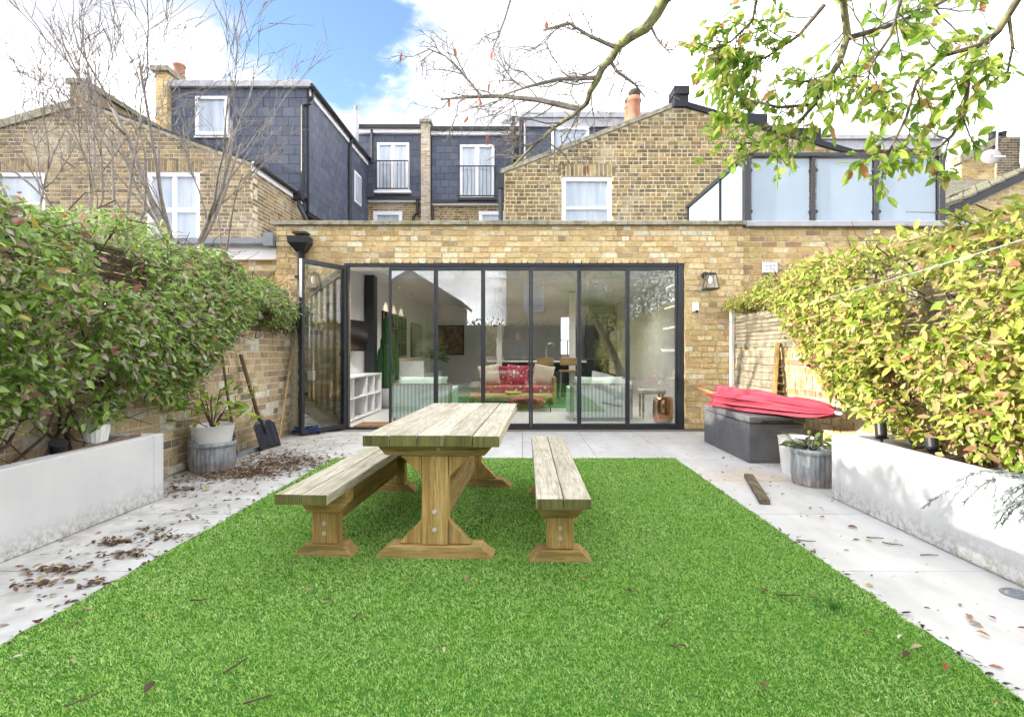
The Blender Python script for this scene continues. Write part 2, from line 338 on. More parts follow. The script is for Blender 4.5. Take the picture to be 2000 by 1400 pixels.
M['vine'] = leaf_mat('yellow green climber leaf', [(0,(0.14,0.24,0.025)),(0.2,(0.32,0.43,0.05)),(0.45,(0.52,0.55,0.11)),(0.72,(0.62,0.57,0.20)),(0.86,(0.54,0.40,0.20)),(0.95,(0.50,0.28,0.19)),(1.0,(0.42,0.14,0.10))])
M['magnolia'] = leaf_mat('magnolia leaf', [(0,(0.13,0.26,0.03)),(0.3,(0.26,0.42,0.06)),(0.6,(0.42,0.56,0.10)),(0.85,(0.56,0.60,0.16)),(0.94,(0.56,0.48,0.16)),(1.0,(0.50,0.20,0.10))], 0.62)
M['redleaf'] = leaf_mat('dry red leaf', [(0,(0.35,0.10,0.07)),(1,(0.45,0.20,0.13))])
M['hedge'] = leaf_mat('dark hedge leaf', [(0,(0.02,0.045,0.012)),(0.6,(0.045,0.09,0.02)),(1,(0.10,0.14,0.03))])
M['hedge_light'] = leaf_mat('light hedge leaf', [(0,(0.08,0.11,0.02)),(0.6,(0.22,0.24,0.04)),(1,(0.34,0.30,0.06))])
M['potleaf'] = leaf_mat('bright leaf', [(0,(0.12,0.26,0.03)),(0.6,(0.25,0.40,0.05)),(1,(0.42,0.48,0.06))])
M['houseleaf'] = leaf_mat('house plant leaf', [(0,(0.07,0.20,0.03)),(1,(0.18,0.38,0.06))])
M['silverleaf'] = leaf_mat('silver leaf', [(0,(0.20,0.24,0.24)),(1,(0.42,0.46,0.46))])
M['dead'] = leaf_mat('fallen leaf', [(0,(0.035,0.022,0.015)),(0.35,(0.10,0.05,0.03)),(0.6,(0.19,0.085,0.045)),(0.8,(0.28,0.17,0.09)),(0.93,(0.36,0.33,0.17)),(1,(0.40,0.38,0.10))], 0.15, 0.6)
def bark_mat(name, a, b, lichen=0.0):
    m = Mat(name, 0.9, 0.1); v = m.world(); c = m.ramp(m.noise(v, 18, 7, 0.7), [(0.3,a),(0.7,b)])
    if lichen: c = m.mix(m.ramp(m.noise(v, 9, 6, 0.7), [(0.42,(0,)*3),(0.6,(lichen,)*3)]), c, (0.27,0.29,0.10))
    m.col(c); m.bump(m.noise(v, 60, 5), 0.5, 0.006); return m.m
M['bark'] = bark_mat('grey bark', (0.13,0.115,0.105), (0.31,0.285,0.26))
M['twig'] = bark_mat('bare twig', (0.14,0.125,0.12), (0.30,0.275,0.26))
M['bark_mag'] = bark_mat('lichened bark', (0.10,0.085,0.065), (0.24,0.21,0.17), 0.8)
M['twig_mag'] = bark_mat('dark twig', (0.055,0.045,0.04), (0.15,0.125,0.11), 0.25)
M['vinestem'] = bark_mat('climber stem', (0.05,0.035,0.025), (0.15,0.11,0.075))
M['terracotta'] = plain('terracotta', (0.38,0.19,0.125), 0.8, 0.2, var=0.2, bump=0.3)
def turf_mat():
    m = Mat('artificial grass blade', 0.55, 0.25); r = m.rand(); v = m.world()
    c = m.ramp(r, [(0,(0.16,0.33,0.055)),(0.3,(0.29,0.52,0.10)),(0.65,(0.44,0.66,0.18)),(0.88,(0.60,0.76,0.32)),(1,(0.74,0.80,0.48))])
    c = m.mix(m.ramp(m.noise(v, 2.2, 6, .65), [(0.38,(0,)*3),(0.68,(0.55,)*3)]), c, (0.25,0.50,0.06))
    m.col(c); tl = m.n('ShaderNodeBsdfTranslucent'); m.l(c, tl.inputs['Color']); mx = m.n('ShaderNodeMixShader'); mx.inputs[0].default_value = 0.3
    m.l(m.b.outputs[0], mx.inputs[1]); m.l(tl.outputs[0], mx.inputs[2]); m.l(mx.outputs[0], m.out.inputs['Surface']); return m.m
M['turf'] = turf_mat()
M['turf_base'] = plain('turf backing', (0.05,0.14,0.02), 0.95, 0.1, var=0.4, scale=60)
# ------------------------------------------------------------------ piece layers (bricks, slates, slats)
UNIT = {}
def unit_mesh(m):
    if m.name not in UNIT:
        b = MB().box(-.5,.5,-.5,.5,-.5,.5); me = bpy.data.meshes.new('piece'); me.from_pydata(b.v, [], b.f); me.materials.append(m); UNIT[m.name] = me
    return UNIT[m.name]
def seen(p):
    if p[1] < 0.3: return 0
    x = 1020+p[0]*FP/p[1]; y = 689-(p[2]-CH)*FP/p[1]
    return 1.0/p[1] if (-20 < x < 2020 and -20 < y < 1420) else 0
def lay(parent, O, U, N, items, m, name, limit=300, rest='brickwork'):
    """items: (u, v, w, h, depth, proud, tilt) boxes on the plane O + uU + vV; the nearest ones are objects, the rest one mesh"""
    O = Vector(O); U = Vector(U).normalized(); N = Vector(N).normalized(); V = N.cross(U)
    if V.z < 0: V = -V
    RM = Matrix((U, V.cross(U), V)).transposed()
    rec = []
    for (u, v, w, h, d, pr, ti) in items:
        c = O + U*u + V*v + N*(pr - d/2); rec.append((seen(c), c, w, h, d, ti))
    rec.sort(key=lambda r: -r[0])
    mb = MB(); me = unit_mesh(m); pinv = Matrix.Translation(-chain_loc(parent))
    for i, (s_, c, w, h, d, ti) in enumerate(rec):
        rm = RM @ Matrix.Rotation(ti, 3, 'X') if ti else RM
        if i < limit and s_ > 0:
            o = bpy.data.objects.new(name, me); COL.objects.link(o); o.parent = parent; o.matrix_parent_inverse = pinv
            o.matrix_basis = Matrix.Translation(c) @ rm.to_4x4() @ Matrix.Diagonal((w, d, h, 1))
        else: mb.obox(c, (w/2, d/2, h/2), rm)
    if mb.v:
        o = mb.build(rest, m, parent); o['kind'] = 'stuff'
def courses(z0, z1, rows, pitch=0.081, L=0.234, joint=0.014, bond='stretcher', seed=1, depth=0.06, proud=0.007, jit=0.004):
    r = random.Random(seed); out = []; k = 0; z = z0
    while z + pitch*0.5 < z1:
        h = min(pitch, z1-z); hb = h - joint
        for (a, b) in rows(z + h/2):
            if b - a < 0.02: continue
            if bond == 'flemish': seq = [L, L*0.5]; off = -(L*0.75)*(k % 2)
            elif bond == 'mixed': seq = [L] if k % 4 not in (0, 2) else [L*0.5]; off = -L*0.5*(k % 2) - L*0.25*((k//2) % 2)
            else: seq = [L]; off = -L*0.5*(k % 2)
            u = math.floor(a/ (sum(seq))) * sum(seq) + off - sum(seq); i = 0
            while u < b:
                l = seq[i % len(seq)]; i += 1
                if bond != 'stretcher' and r.random() < 0.07: l *= r.choice((0.5, 0.75))
                p, q = max(u, a), min(u + l - joint, b)
                if q - p > 0.02:
                    out.append(((p+q)/2 + r.uniform(-.001,.001), z + h/2 + r.uniform(-.0015,.0015), q-p - r.uniform(0,.003), hb - r.uniform(0,.004), depth, proud + r.uniform(-jit, jit), r.uniform(-.012,.012)))
                u += l
        z += pitch; k += 1
    return out
def sub(iv, holes):                       # subtract holes from intervals
    for (h0, h1) in holes:
        nw = []
        for a, b in iv:
            if h1 <= a or h0 >= b: nw.append((a, b))
            else:
                if h0 > a: nw.append((a, h0))
                if h1 < b: nw.append((h1, b))
        iv = nw
    return iv
def slates(z0, z1, rows, ph=0.24, pw=0.32, seed=1):
    r = random.Random(seed); out = []; k = 0; z = z0
    while z < z1 - 0.02:
        h = min(ph, z1-z)
        for a, b in rows(z+h/2):
            u = math.floor(a/pw)*pw - pw*0.5*(k % 2) - pw
            while u < b:
                p, q = max(u, a), min(u+pw, b)
                if q-p > 0.03: out.append(((p+q)/2, z+h/2, q-p-0.010, h-0.011, 0.02, 0.018+r.uniform(-.002,.002), r.uniform(.015,.035)))
                u += pw
        z += ph; k += 1
    return out
def window(parent, x0, x1, z0, z1, Y, kind='sash', fr=0.06, mat='upvc', nrm='-y'):
    """window facing -Y at plane Y: white frame (part) with panes (sub-parts)"""
    b = MB(); d0, d1 = Y-0.02, Y+0.09
    b.box(x0, x1, d0, d1, z1-fr, z1); b.box(x0, x1, d0, d1, z0, z0+fr*1.2); b.box(x0, x0+fr, d0, d1, z0+fr*1.2, z1-fr); b.box(x1-fr, x1, d0, d1, z0+fr*1.2, z1-fr)
    xs = [(x0+fr, x1-fr)]; zs = [(z0+fr*1.2, z1-fr)]
    if kind in ('sash', 'casement'):
        zm = z0 + (z1-z0)*(0.585 if kind == 'sash' else 0.5); t = 0.03 if kind == 'sash' else 0.05
        b.box(x0+fr, x1-fr, d0+0.02, d1, zm-t, zm+t); zs = [(z0+fr*1.2, zm-t), (zm+t, z1-fr)]
    if kind in ('french', 'casement'):
        xm = (x0+x1)/2; t = 0.075 if kind == 'french' else 0.04
        for (a, c) in zs: b.box(xm-t, xm+t, d0+0.012, d1, a, c)
        xs = [(x0+fr, xm-t), (xm+t, x1-fr)]
    o = b.build('window', M[mat], parent, bevel=0.006)
    for (a, c) in xs:
        for (e, g) in zs:
            bx('pane', M['pane'], o, a, c, Y+0.045, Y+0.06, e, g)
    return o

# ------------------------------------------------------------------ ground, patio, lawn
ground = bx('ground', M['soil'], None, -300, 300, -120, 500, -0.4, -0.06); tag(ground, kind='structure')
patio = bx('patio', M['grout'], None, -3.3, 3.2, -3.2, 7.95, -0.058, -0.008); tag(patio, kind='structure')
XL, XR, YF = -1.97, 1.60, 5.60
TY, TX = 0.965, 0.80
ty0 = 1.775 - TY*5
for iy in range(11):
    for ix in range(-7, 4):
        x0 = XR + ix*TX; x1 = x0 + TX; y0 = ty0 + iy*TY; y1 = y0 + TY
        x0c, x1c, y0c, y1c = max(x0, -3.23), min(x1, 3.06), max(y0, -3), min(y1, 7.80)
        if x1c-x0c < .05 or y1c-y0c < .05: continue
        if x0c > XL+.05 and x1c < XR-.05 and y1c < YF-.05: continue
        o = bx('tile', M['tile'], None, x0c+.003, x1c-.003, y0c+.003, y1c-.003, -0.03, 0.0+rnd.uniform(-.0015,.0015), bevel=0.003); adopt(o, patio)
lw = MB(); N_ = 260                     # slightly wavy cut edge
edge = []
for i in range(N_+1): edge.append((XL+0.012*math.sin(i*1.7)*rnd.random()-0.006+.01*rnd.uniform(-1,1), -3+(YF+3)*i/N_))
for i in range(1, 40): edge.append((XL+(XR-XL)*i/40, YF+0.008*rnd.uniform(-1,1)))
for i in range(N_, -1, -1): edge.append((XR+0.012*rnd.uniform(-1,1), -3+(YF+3)*i/N_))
lw.prism([(x, y, 0.004) for x, y in edge], (0,0,0.010)); lawn = lw.build('lawn', M['turf_base']); tag(lawn, kind='structure')
def blades(n, ybands, seed):
    g = np.random.default_rng(seed); P = []
    for (y0, y1, dens, wd, ht) in ybands:
        k = int((y1-y0)*(XR-XL)*dens)
        x = g.uniform(XL, XR, k); y = g.uniform(y0, y1, k)
        keep = np.abs(x) < (y*1.05 + 0.25) ; x = x[keep]; y = y[keep]; k = len(x)
        a = g.uniform(0, 2*np.pi, k); h = ht*g.uniform(.55, 1.15, k); w = wd*g.uniform(.7, 1.3, k)
        tf = (np.sin(np.floor(x*52+.3*np.sin(y*40))*12.99+np.floor(y*52+.3*np.sin(x*37))*78.2)*43758.5) % 1.0
        kp = (tf > .10) | (g.random(k) < .35); x, y, a, h, w, tf = x[kp], y[kp], a[kp], h[kp], w[kp], tf[kp]; k = len(x); h = h*(.62+.6*tf)
        lean = g.uniform(.3, 1.25, k)*h; b = a + g.uniform(-.9, .9, k)
        # tufts lean together
        cxi = np.floor(x*70); cyi = np.floor(y*70); b = b*0.5 + ((np.sin(cxi*12.99+cyi*78.2)*43758.5) % 1.0)*6.28*.7
        dx, dy = np.cos(a)*w, np.sin(a)*w; lx, ly = np.cos(b)*lean, np.sin(b)*lean
        z0 = np.full(k, .012)
        V = np.empty((k, 5, 3))
        V[:,0] = np.stack([x-dx, y-dy, z0], 1); V[:,1] = np.stack([x+dx, y+dy, z0], 1)
        V[:,2] = np.stack([x+dx*.8+lx*.4, y+dy*.8+ly*.4, z0+h*.62], 1); V[:,3] = np.stack([x-dx*.8+lx*.4, y-dy*.8+ly*.4, z0+h*.62], 1)
        V[:,4] = np.stack([x+lx, y+ly, z0+h], 1); P.append(V)
    V = np.concatenate(P); k = len(V); me = bpy.data.meshes.new('grass')
    me.vertices.add(k*5); me.vertices.foreach_set('co', V.ravel())
    idx = np.arange(k)[:,None]*5
    F = np.concatenate([idx+np.array([[0,1,2,3]]), idx+np.array([[3,2,4]])], 1)   # quad + tri
    me.loops.add(k*7); me.loops.foreach_set('vertex_index', F.ravel())
    me.polygons.add(k*2); st = np.stack([np.arange(k)*7, np.arange(k)*7+4], 1).ravel(); me.polygons.foreach_set('loop_start', st)
    me.update(calc_edges=True); me.validate(); return me
gr = mobj('grass', blades(0, [(1.2,2.2,44000,.0016,.0115),(2.2,3.2,31000,.0019,.0125),(3.2,4.4,17000,.0026,.014),(4.4,YF,11000,.0034,.015),(-1.5,1.2,2500,.005,.015)], 3), M['turf'])
tag(gr, 'bright green artificial turf pile covering the lawn', 'grass', kind='stuff')

# ------------------------------------------------------------------ the brick extension with its glazed front
FY = 7.82
ext = thing('brick_extension', 'yellow brick single storey extension with a wide glazed door wall', 'building', (0, FY, 0))
EX0, EX1, ETOP = -3.61, 3.25, 2.99
DX0, DX1, DZ = -2.617, 2.384, 2.45
wb = MB(); T = 0.30
wb.box(EX0+.01, DX0-.006, FY+.007, FY+T, 0, ETOP); wb.box(DX1+.006, EX1-.01, FY+.007, FY+T, 0, ETOP); wb.box(DX0-.006, DX1+.006, FY+.007, FY+T, DZ+.008, ETOP)
wb.build('wall', M['mortar'], ext)
def rows_f(z):
    iv = [(EX0, EX1)]
    return sub(iv, [(DX0, DX1)]) if z < DZ else iv
lay(ext, (0, FY+.007, 0), (1,0,0), (0,-1,0), courses(0.0, ETOP, rows_f, bond='mixed', seed=4, jit=.005), M['brick_facade'], 'brick')
for i in range(12):
    x0 = -3.68 + i*0.58; bx('coping_stone', M['coping'], ext, x0+.003, min(x0+.58, 3.27)-.003, FY-.05, FY+.33, ETOP, ETOP+.062+rnd.uniform(-.004,.004), bevel=.006)
# roof slab with three skylight openings
rf = MB(); sk = [(-2.6,-1.35),(-1.2,-.05),(.1,1.25),(1.4,2.65)]; ry0, ry1, rz0, rz1 = 8.75, 10.75, 2.62, 2.90
rf.box(-3.5, 3.2, FY+T, ry0, rz0, rz1); rf.box(-3.5, 3.2, ry1, 17.3, rz0, rz1)
xs = [-3.5]+[v for p in sk for v in p]+[3.2]
for i in range(0, len(xs), 2): rf.box(xs[i], xs[i+1], ry0, ry1, rz0, rz1)
rf.build('roof_slab', M['white'], ext)
for a, b in sk: bx('skylight', M['glass_clear'], ext, a, b, ry0, ry1, 2.91, 2.925)
bx('inner_wall', M['white'], ext, -3.2, -3.05, FY+T, 17.2, 0, rz0); bx('inner_wall', M['white'], ext, 2.92, 3.07, FY+T, 17.2, 0, rz0)
bk = MB(); bk.box(-3.05, -1.2, 17.0, 17.15, 0, rz0); bk.box(-0.55, 1.2, 17.0, 17.15, 0, rz0); bk.box(1.7, 2.92, 17.0, 17.15, 0, rz0)
bk.box(-1.2, -.55, 17.0, 17.15, 2.3, rz0); bk.box(1.2, 1.7, 17.0, 17.15, 2.3, rz0); bk.box(-1.2, -.55, 17.0, 17.15, 0, .8); bk.box(1.2, 1.7, 17.0, 17.15, 0, .9)
bk.build('back_wall', M['white'], ext)
for a, b, z in ((-1.2,-.55,.8), (1.2,1.7,.9)):
    w = MB(); w.box(a,b,16.99,17.1,z,z+.05); w.box(a,b,16.99,17.1,2.25,2.3); w.box(a,a+.04,16.99,17.1,z+.05,2.25); w.box(b-.04,b,16.99,17.1,z+.05,2.25); w.box(a+.04,b-.04,17.0,17.08,1.5,1.54); w.box((a+b)/2-.02,(a+b)/2+.02,17.0,17.08,z+.05,1.5)
    w.build('back_window', M['white'], ext)
bx('floor', plain('pale resin floor', (0.62,0.62,0.61), 0.3, 0.4, var=.06), ext, -3.05, 2.92, FY+.1, 17.0, -.05, .012)
for i_, (x_, y_) in enumerate(((-2.2,8.45),(1.0,8.45),(-1.2,11.6),(1.6,11.6),(0.2,14.2))):   # added ceiling lights, put in to brighten the room
    zc = 2.455 if y_ < 9 else 2.61; dl = MB().lathe([(.03,zc-.004),(.05,zc-.006),(.052,zc)], (x_, y_, 0), 14).build('added_downlight', M['white'], ext); ld = bpy.data.lights.new('added_downlight', 'SPOT'); ld.energy = 36; ld.color = (1,.92,.8); ld.spot_size = R(150); ld.spot_blend = .8; ld.shadow_soft_size = .06
    lo = bpy.data.objects.new('added_downlight_lamp', ld); COL.objects.link(lo); lo.location = (x_, y_, zc-.03); adopt(lo, dl)
bx('ceiling_drop', M['white'], ext, -3.05, 2.92, FY+T+.002, 8.7, 2.46, 2.615)
bx('steel_column', M['frame'], ext, -3.04, -2.86, 10.26, 10.5, .012, 2.615)
bx('nib_wall', M['white'], ext, -.62, -.5, 12.9, 13.1, .012, 2.615)
bx('nib_wall', M['white'], ext, 1.15, 1.3, 13.0, 13.15, .012, 2.615)
# outer frame of the doors and seven closed panels, one swung open
fd = MB(); f0, f1 = FY+.02, FY+.12
fd.box(DX0, DX1, f0, f1, DZ-.055, DZ); fd.box(DX0, DX0+.05, f0, f1, .0, DZ-.055); fd.box(DX1-.085, DX1, f0, f1, 0, DZ-.055); fd.box(DX0+.05, DX1-.085, f0, f1, 0, .022)
bif = thing('folding_door', 'dark grey framed glass folding door wall filling the extension front', 'door', (0, FY, 0))
fd.build('outer_frame', M['frame'], bif, bevel=.004)
px = [758, 850, 943, 1037, 1132, 1227, 1325]
pxw = [(p-1020)*FY/FP for p in px]
for i in range(6):
    a, b = pxw[i]+.002, pxw[i+1]-.002; p0, p1 = FY+.035, FY+.095; s_ = .028
    q = MB(); q.box(a, b, p0, p1, .024, .024+.05); q.box(a, b, p0, p1, DZ-.057-.055, DZ-.057); q.box(a, a+s_, p0, p1, .074, DZ-.112); q.box(b-s_, b, p0, p1, .074, DZ-.112)
    o = q.build('door_panel', M['frame'], bif, bevel=.003)
    bx('pane', M['glass'], o, a+s_-.004, b-s_+.004, FY+.062, FY+.070, .070, DZ-.108)
def open_panel(a, b, side):
    a = Vector(a); b = Vector(b); d = (b-a).normalized(); n = Vector((-d.y, d.x, 0)); w = (b-a).length
    RMx = Matrix((d, n, Vector((0,0,1)))).transposed(); q = MB(); zt = DZ-.06
    def ob(u0, u1, z0, z1, t=.03): q.obox(a+d*(u0+u1)/2+Vector((0,0,(z0+z1)/2)), ((u1-u0)/2, t, (z1-z0)/2), RMx)
    ob(0, w, .02, .08); ob(0, w, zt-.06, zt); ob(0, .04, .08, zt-.06); ob(w-.04, w, .08, zt-.06)
    o = q.build('door_panel', M['frame'], bif, bevel=.003); o['label'] = 'door panel swung open towards the garden'
    g = MB(); g.obox(a+d*w/2+Vector((0,0,zt/2+.01)), (w/2-.036, .004, zt/2-.065), RMx); g.build('pane', M['glass'], o)
    h = MB(); h.obox(a+d*(w-.02)+n*side*.045+Vector((0,0,1.05)), (.012,.012,.07), RMx); h.build('handle', M['black'], o)
open_panel((DX0+.02, FY-.01, 0), (-2.98, FY-.66, 0), -1)
mt = bx('doormat', plain('coir mat', (0.26,0.15,0.08), .95, .1, var=.4, scale=60), None, -2.52, -1.98, 7.955, 8.42, .014, .03); tag(mt, 'brown coir doormat inside the open door panel', 'doormat')

# right-hand neighbouring extension wall, a little set back
nr = thing('neighbour_extension', 'yellow brick extension wall with grey lead capping under the frosted glass balcony', 'building', (5, FY, 0))
bx('wall', M['mortar_pale'], nr, EX1, 9.5, FY+.05, FY+.33, 0, 2.97)
lay(nr, (0, FY+.05, 0), (1,0,0), (0,-1,0), courses(0.02, 2.97, lambda z: [(EX1+.004, 9.5)], pitch=.083, L=.236, bond='flemish', seed=8), M['brick_right'], 'brick')
bx('lead_capping', M['lead'], nr, EX1+.03, 9.5, FY-.03, FY+.36, 2.97, 3.055, bevel=.01)
bx('flat_roof', M['lead'], nr, EX1, 9.5, FY+.36, 10.9, 2.75, 2.9)
# air brick
ab = MB(); c = W(1503, 523, FY+.04); ab.box(c.x-.115, c.x+.115, FY+.01, FY+.05, c.z-.082, c.z+.082)
abk = ab.build('air_vent', M['lead'], nr)
for i in range(4):
    for j in range(3): bx('vent_cell', M['white'], abk, c.x-.105+i*.053, c.x-.105+i*.053+.042, FY+.002, FY+.012, c.z-.072+j*.049, c.z-.072+j*.049+.04)
# lower extension on the left
nl = thing('side_extension', 'low neighbouring extension with grey gutter and white fascia behind the ivy', 'building', (-5, 7.95, 0))
bx('wall', M['mortar'], nl, -9, EX0-.01, 7.97, 8.25, 0, 2.56)
lay(nl, (0, 7.97, 0), (1,0,0), (0,-1,0), courses(0.0, 2.56, lambda z: [(-6.5, EX0-.014)], bond='flemish', seed=9), M['brick_facade'], 'brick', 60)
bx('roof', M['lead'], nl, -9, EX0-.02, 7.92, 10.9, 2.66, 2.80)
bx('fascia', M['white'], nl, -9, EX0-.03, 7.88, 7.965, 2.50, 2.66)
gt = MB(); prof = [(-9, 7.78, 2.80), (-9, 7.78, 2.72), (-9, 7.80, 2.69), (-9, 7.878, 2.69), (-9, 7.878, 2.80)]; gt.prism(prof, (9+EX0-.03, 0, 0)); gt.build('gutter', M['grey_metal'], nl)
bx('gutter_end', M['grey_metal'], nl, EX0-.16, EX0-.025, 7.75, 7.90, 2.68, 2.87)

# ------------------------------------------------------------------ right gable (rear wing of the house)
GY = 10.9
gd = thing('gable_house', 'brick gable end with white sash window and mossy sloping coping', 'house', (3, GY, 0))
pL, pP, pR = (-.367, 4.80), (3.2, 6.17), (7.3, 4.995)
wx0, wx1, wz0, wz1 = .807, 1.834, 3.2, 4.73
def gl(z): return pL[0] if z < pL[1] else pL[0]+(z-pL[1])/(pP[1]-pL[1])*(pP[0]-pL[0])
def grt(z): return pR[0] if z < pR[1] else pR[0]-(z-pR[1])/(pP[1]-pR[1])*(pR[0]-pP[0])
def rows_g(z):
    iv = [(gl(z+.03)+.02, grt(z+.03)-.02)] if z < pP[1]-.06 else []
    if z < wz1: iv = sub(iv, [(wx0, wx1)])
    elif z < wz1+.27: iv = sub(iv, [(wx0-.05, wx1+.05)])
    return iv
wb = MB(); wb.prism([(pL[0],GY+.006,2.8),(wx0,GY+.006,2.8),(wx0,GY+.006,wz1),(wx0, GY+.006, gl(0)*0+4.80+(wx0-pL[0])*(pP[1]-pL[1])/(pP[0]-pL[0])),(pL[0],GY+.006,pL[1])], (0,.25,0))
wb.prism([(wx0,GY+.006,wz1),(wx1,GY+.006,wz1),(wx1,GY+.006,4.8+(wx1-pL[0])*.3841),(wx0,GY+.006,4.8+(wx0-pL[0])*.3841)], (0,.25,0))
wb.prism([(wx1,GY+.006,2.8),(pR[0],GY+.006,2.8),(pR[0],GY+.006,pR[1]),(pP[0],GY+.006,pP[1]),(wx1,GY+.006,4.8+(wx1-pL[0])*.3841)], (0,.25,0))
wb.build('wall', M['mortar_pale'], gd)
lay(gd, (0, GY+.006, 0), (1,0,0), (0,-1,0), courses(2.86, pP[1], rows_g, bond='mixed', seed=12, joint=.019), M['brick_old'], 'brick')
arc = []
for i in range(14):
    t = i/13; u = wx0-.02+(wx1-wx0+.04)*t; arc.append((u+(t-.5)*.04, wz1+.135, .062, .25, .06, .008, 0))
lay(gd, (0, GY+.006, 0), (1,0,0), (0,-1,0), arc, M['brick_old'], 'arch_brick')
window(gd, wx0, wx1, wz0, wz1, GY+.05, 'sash', .085)
sl = (pP[1]-pL[1])/(pP[0]-pL[0]); n_ = 12
for i in range(n_):                      # coping stones up the left rake
    a = pL[0]-.08+(pP[0]-.15-pL[0]+.08)*i/n_; b = pL[0]-.08+(pP[0]-.15-pL[0]+.08)*(i+1)/n_ - .006
    za, zb = pL[1]+(a-pL[0])*sl, pL[1]+(b-pL[0])*sl
    MB().prism([(a,GY-.05,za),(b,GY-.05,zb),(b,GY-.05,zb+.09),(a,GY-.05,za+.09)], (0,.33,0)).build('coping_stone', M['coping'], gd)
sr = (pR[1]-pP[1])/(pR[0]-pP[0])
MB().prism([(pP[0]+.1,GY-.06,pP[1]+.1*sr),(pR[0]+.2,GY-.06,pR[1]+.2*sr),(pR[0]+.2,GY-.06,pR[1]+.2*sr+.11),(pP[0]+.1,GY-.06,pP[1]+.1*sr+.11)], (0,.2,0)).build('verge', M['slate_dark'], gd)
MB().prism([(pP[0]+.1,GY+.14,pP[1]+.1*sr),(pR[0]+.2,GY+.14,pR[1]+.2*sr),(pR[0]+.2,GY+.14,pR[1]+.2*sr+.07),(pP[0]+.1,GY+.14,pP[1]+.1*sr+.07)], (0,6,0)).build('roof', M['slate'], gd)
MB().prism([(pL[0],GY+.28,pL[1]-.1),(pP[0],GY+.28,pP[1]-.1),(pP[0],GY+.28,pP[1]-.02),(pL[0],GY+.28,pL[1]-.02)], (0,6,0)).build('roof', M['slate'], gd)
rb = bx('ridge_block', M['slate_dark'], gd, 3.10, 3.38, GY-.08, GY+.25, 6.13, 6.36); bx('ridge_block', M['slate_dark'], gd, 3.08, 3.40, GY-.11, GY+.3, 6.363, 6.54, bevel=.01)
MB().prism([(3.07,GY+.3,6.54),(3.07,GY+.3,6.13),(3.07,GY+4,6.13),(3.07,GY+4,6.44)], (.3,0,0)).build('ridge_wall', M['render'], gd)
bx('side_wall', M['brick_old'], gd, pL[0]+.003, pL[0]+.25, GY+.26, 18, 2.8, pL[1])
dpx = MB(); a = W(978, 340, GY-.1); dpx.tube([(a.x,GY-.08,4.72),(a.x,GY-.08,2.9)], .045, 8); dpx.box(a.x-.07,a.x+.07,GY-.15,GY-.02,4.45,4.75); dpx.build('drainpipe', M['black'], gd)
# roof lights and small flat dormer on the right slope
for (x0, x1, y, z0, z1) in ((1470,1532,12.5,250,222),(1575,1632,12.6,272,250)):
    p = W(x0, z0, y); q = W(x1-70+0, z1, y); bx('roof_light', M['slate_dark'], gd, p.x-.6, p.x+.35, y, y+.6, p.z-.1, q.z)
# chimney pots rising behind the coping
for i, (px_, y0, y1, yy) in enumerate(((1239, 190, 245, 12.3), (1231, 205, 245, 13.2))):
    p = W(px_, y1, yy); t = W(px_, y0, yy)
    ch = thing('chimney_pot', ('taller' if i == 0 else 'shorter')+' terracotta chimney pot behind the gable coping', 'chimney pot', (p.x, yy, p.z))
    h = t.z-p.z; pr = [(.155,-.5),(.155,0),(.15,h*.1),(.145,h*.8),(.165,h*.82),(.165,h*.9),(.14,h*.92),(.14,h)]
    MB().lathe(pr, (p.x, yy, p.z), 16).build('pot_body', M['terracotta'], ch, True)
    MB().lathe([(.10,h-.02),(.14,h+.03),(.15,h+.10),(.09,h+.17),(.02,h+.18)], (p.x, yy, p.z), 12).build('cowl', plain('sooty cowl', (.06,.05,.045), .8), ch, True)

# ------------------------------------------------------------------ frosted balcony screen on the roof
bal = thing('balcony_screen', 'frosted glass balcony screen with dark grey posts on the extension roof', 'balcony', (5, 8.0, 3.05))
bpx = [1458, 1587, 1710, 1836]; by = 8.02; bz0, bz1 = 3.06, 4.06
bxs = [(p-1020)*by/FP for p in bpx]
for i, x in enumerate(bxs):
    w = .048 if i in (0, 3) else .032
    bx('post', M['frame'], bal, x-w, x+w, by-w, by+w, bz0, bz1, bevel=.004)
bx('top_rail', M['frame'], bal, bxs[0]-.06, bxs[3]+.06, by-.055, by+.055, bz1, bz1+.055, bevel=.004)
for i in range(3):
    a, b = bxs[i]+(.055 if i == 0 else .04), bxs[i+1]-(.055 if i == 2 else .04)
    g = bx('glass_panel', M['frost'], bal, a+.02, b-.02, by-.008, by+.008, bz0+.03, bz1-.025)
    for xx in (a, b):
        for zz in (bz0+.18, bz1-.2): MB().tube([(xx, by-.03, zz),(xx, by+.03, zz)], .028, 10).build('clamp', M['black'], g)
sy = [by, 9.05, 10.8]; sx = bxs[0]
for i in (1, 2): bx('post', M['frame'], bal, sx-.03, sx+.03, sy[i]-.03, sy[i]+.03, bz0-.1, bz1)
bx('top_rail', M['frame'], bal, sx-.05, sx+.05, by+.06, 10.86, bz1, bz1+.05)
for i in range(2): bx('glass_panel', M['frost'], bal, sx-.008, sx+.008, sy[i]+.06, sy[i+1]-.05, bz0-.05, bz1-.025)
bx('top_rail', M['frame'], bal, bxs[3]-.05, bxs[3]+.05, by+.06, 10.86, bz1, bz1+.05)
bx('glass_panel', M['frost'], bal, bxs[3]-.008, bxs[3]+.008, by+.08, 10.8, bz0-.05, bz1-.025)

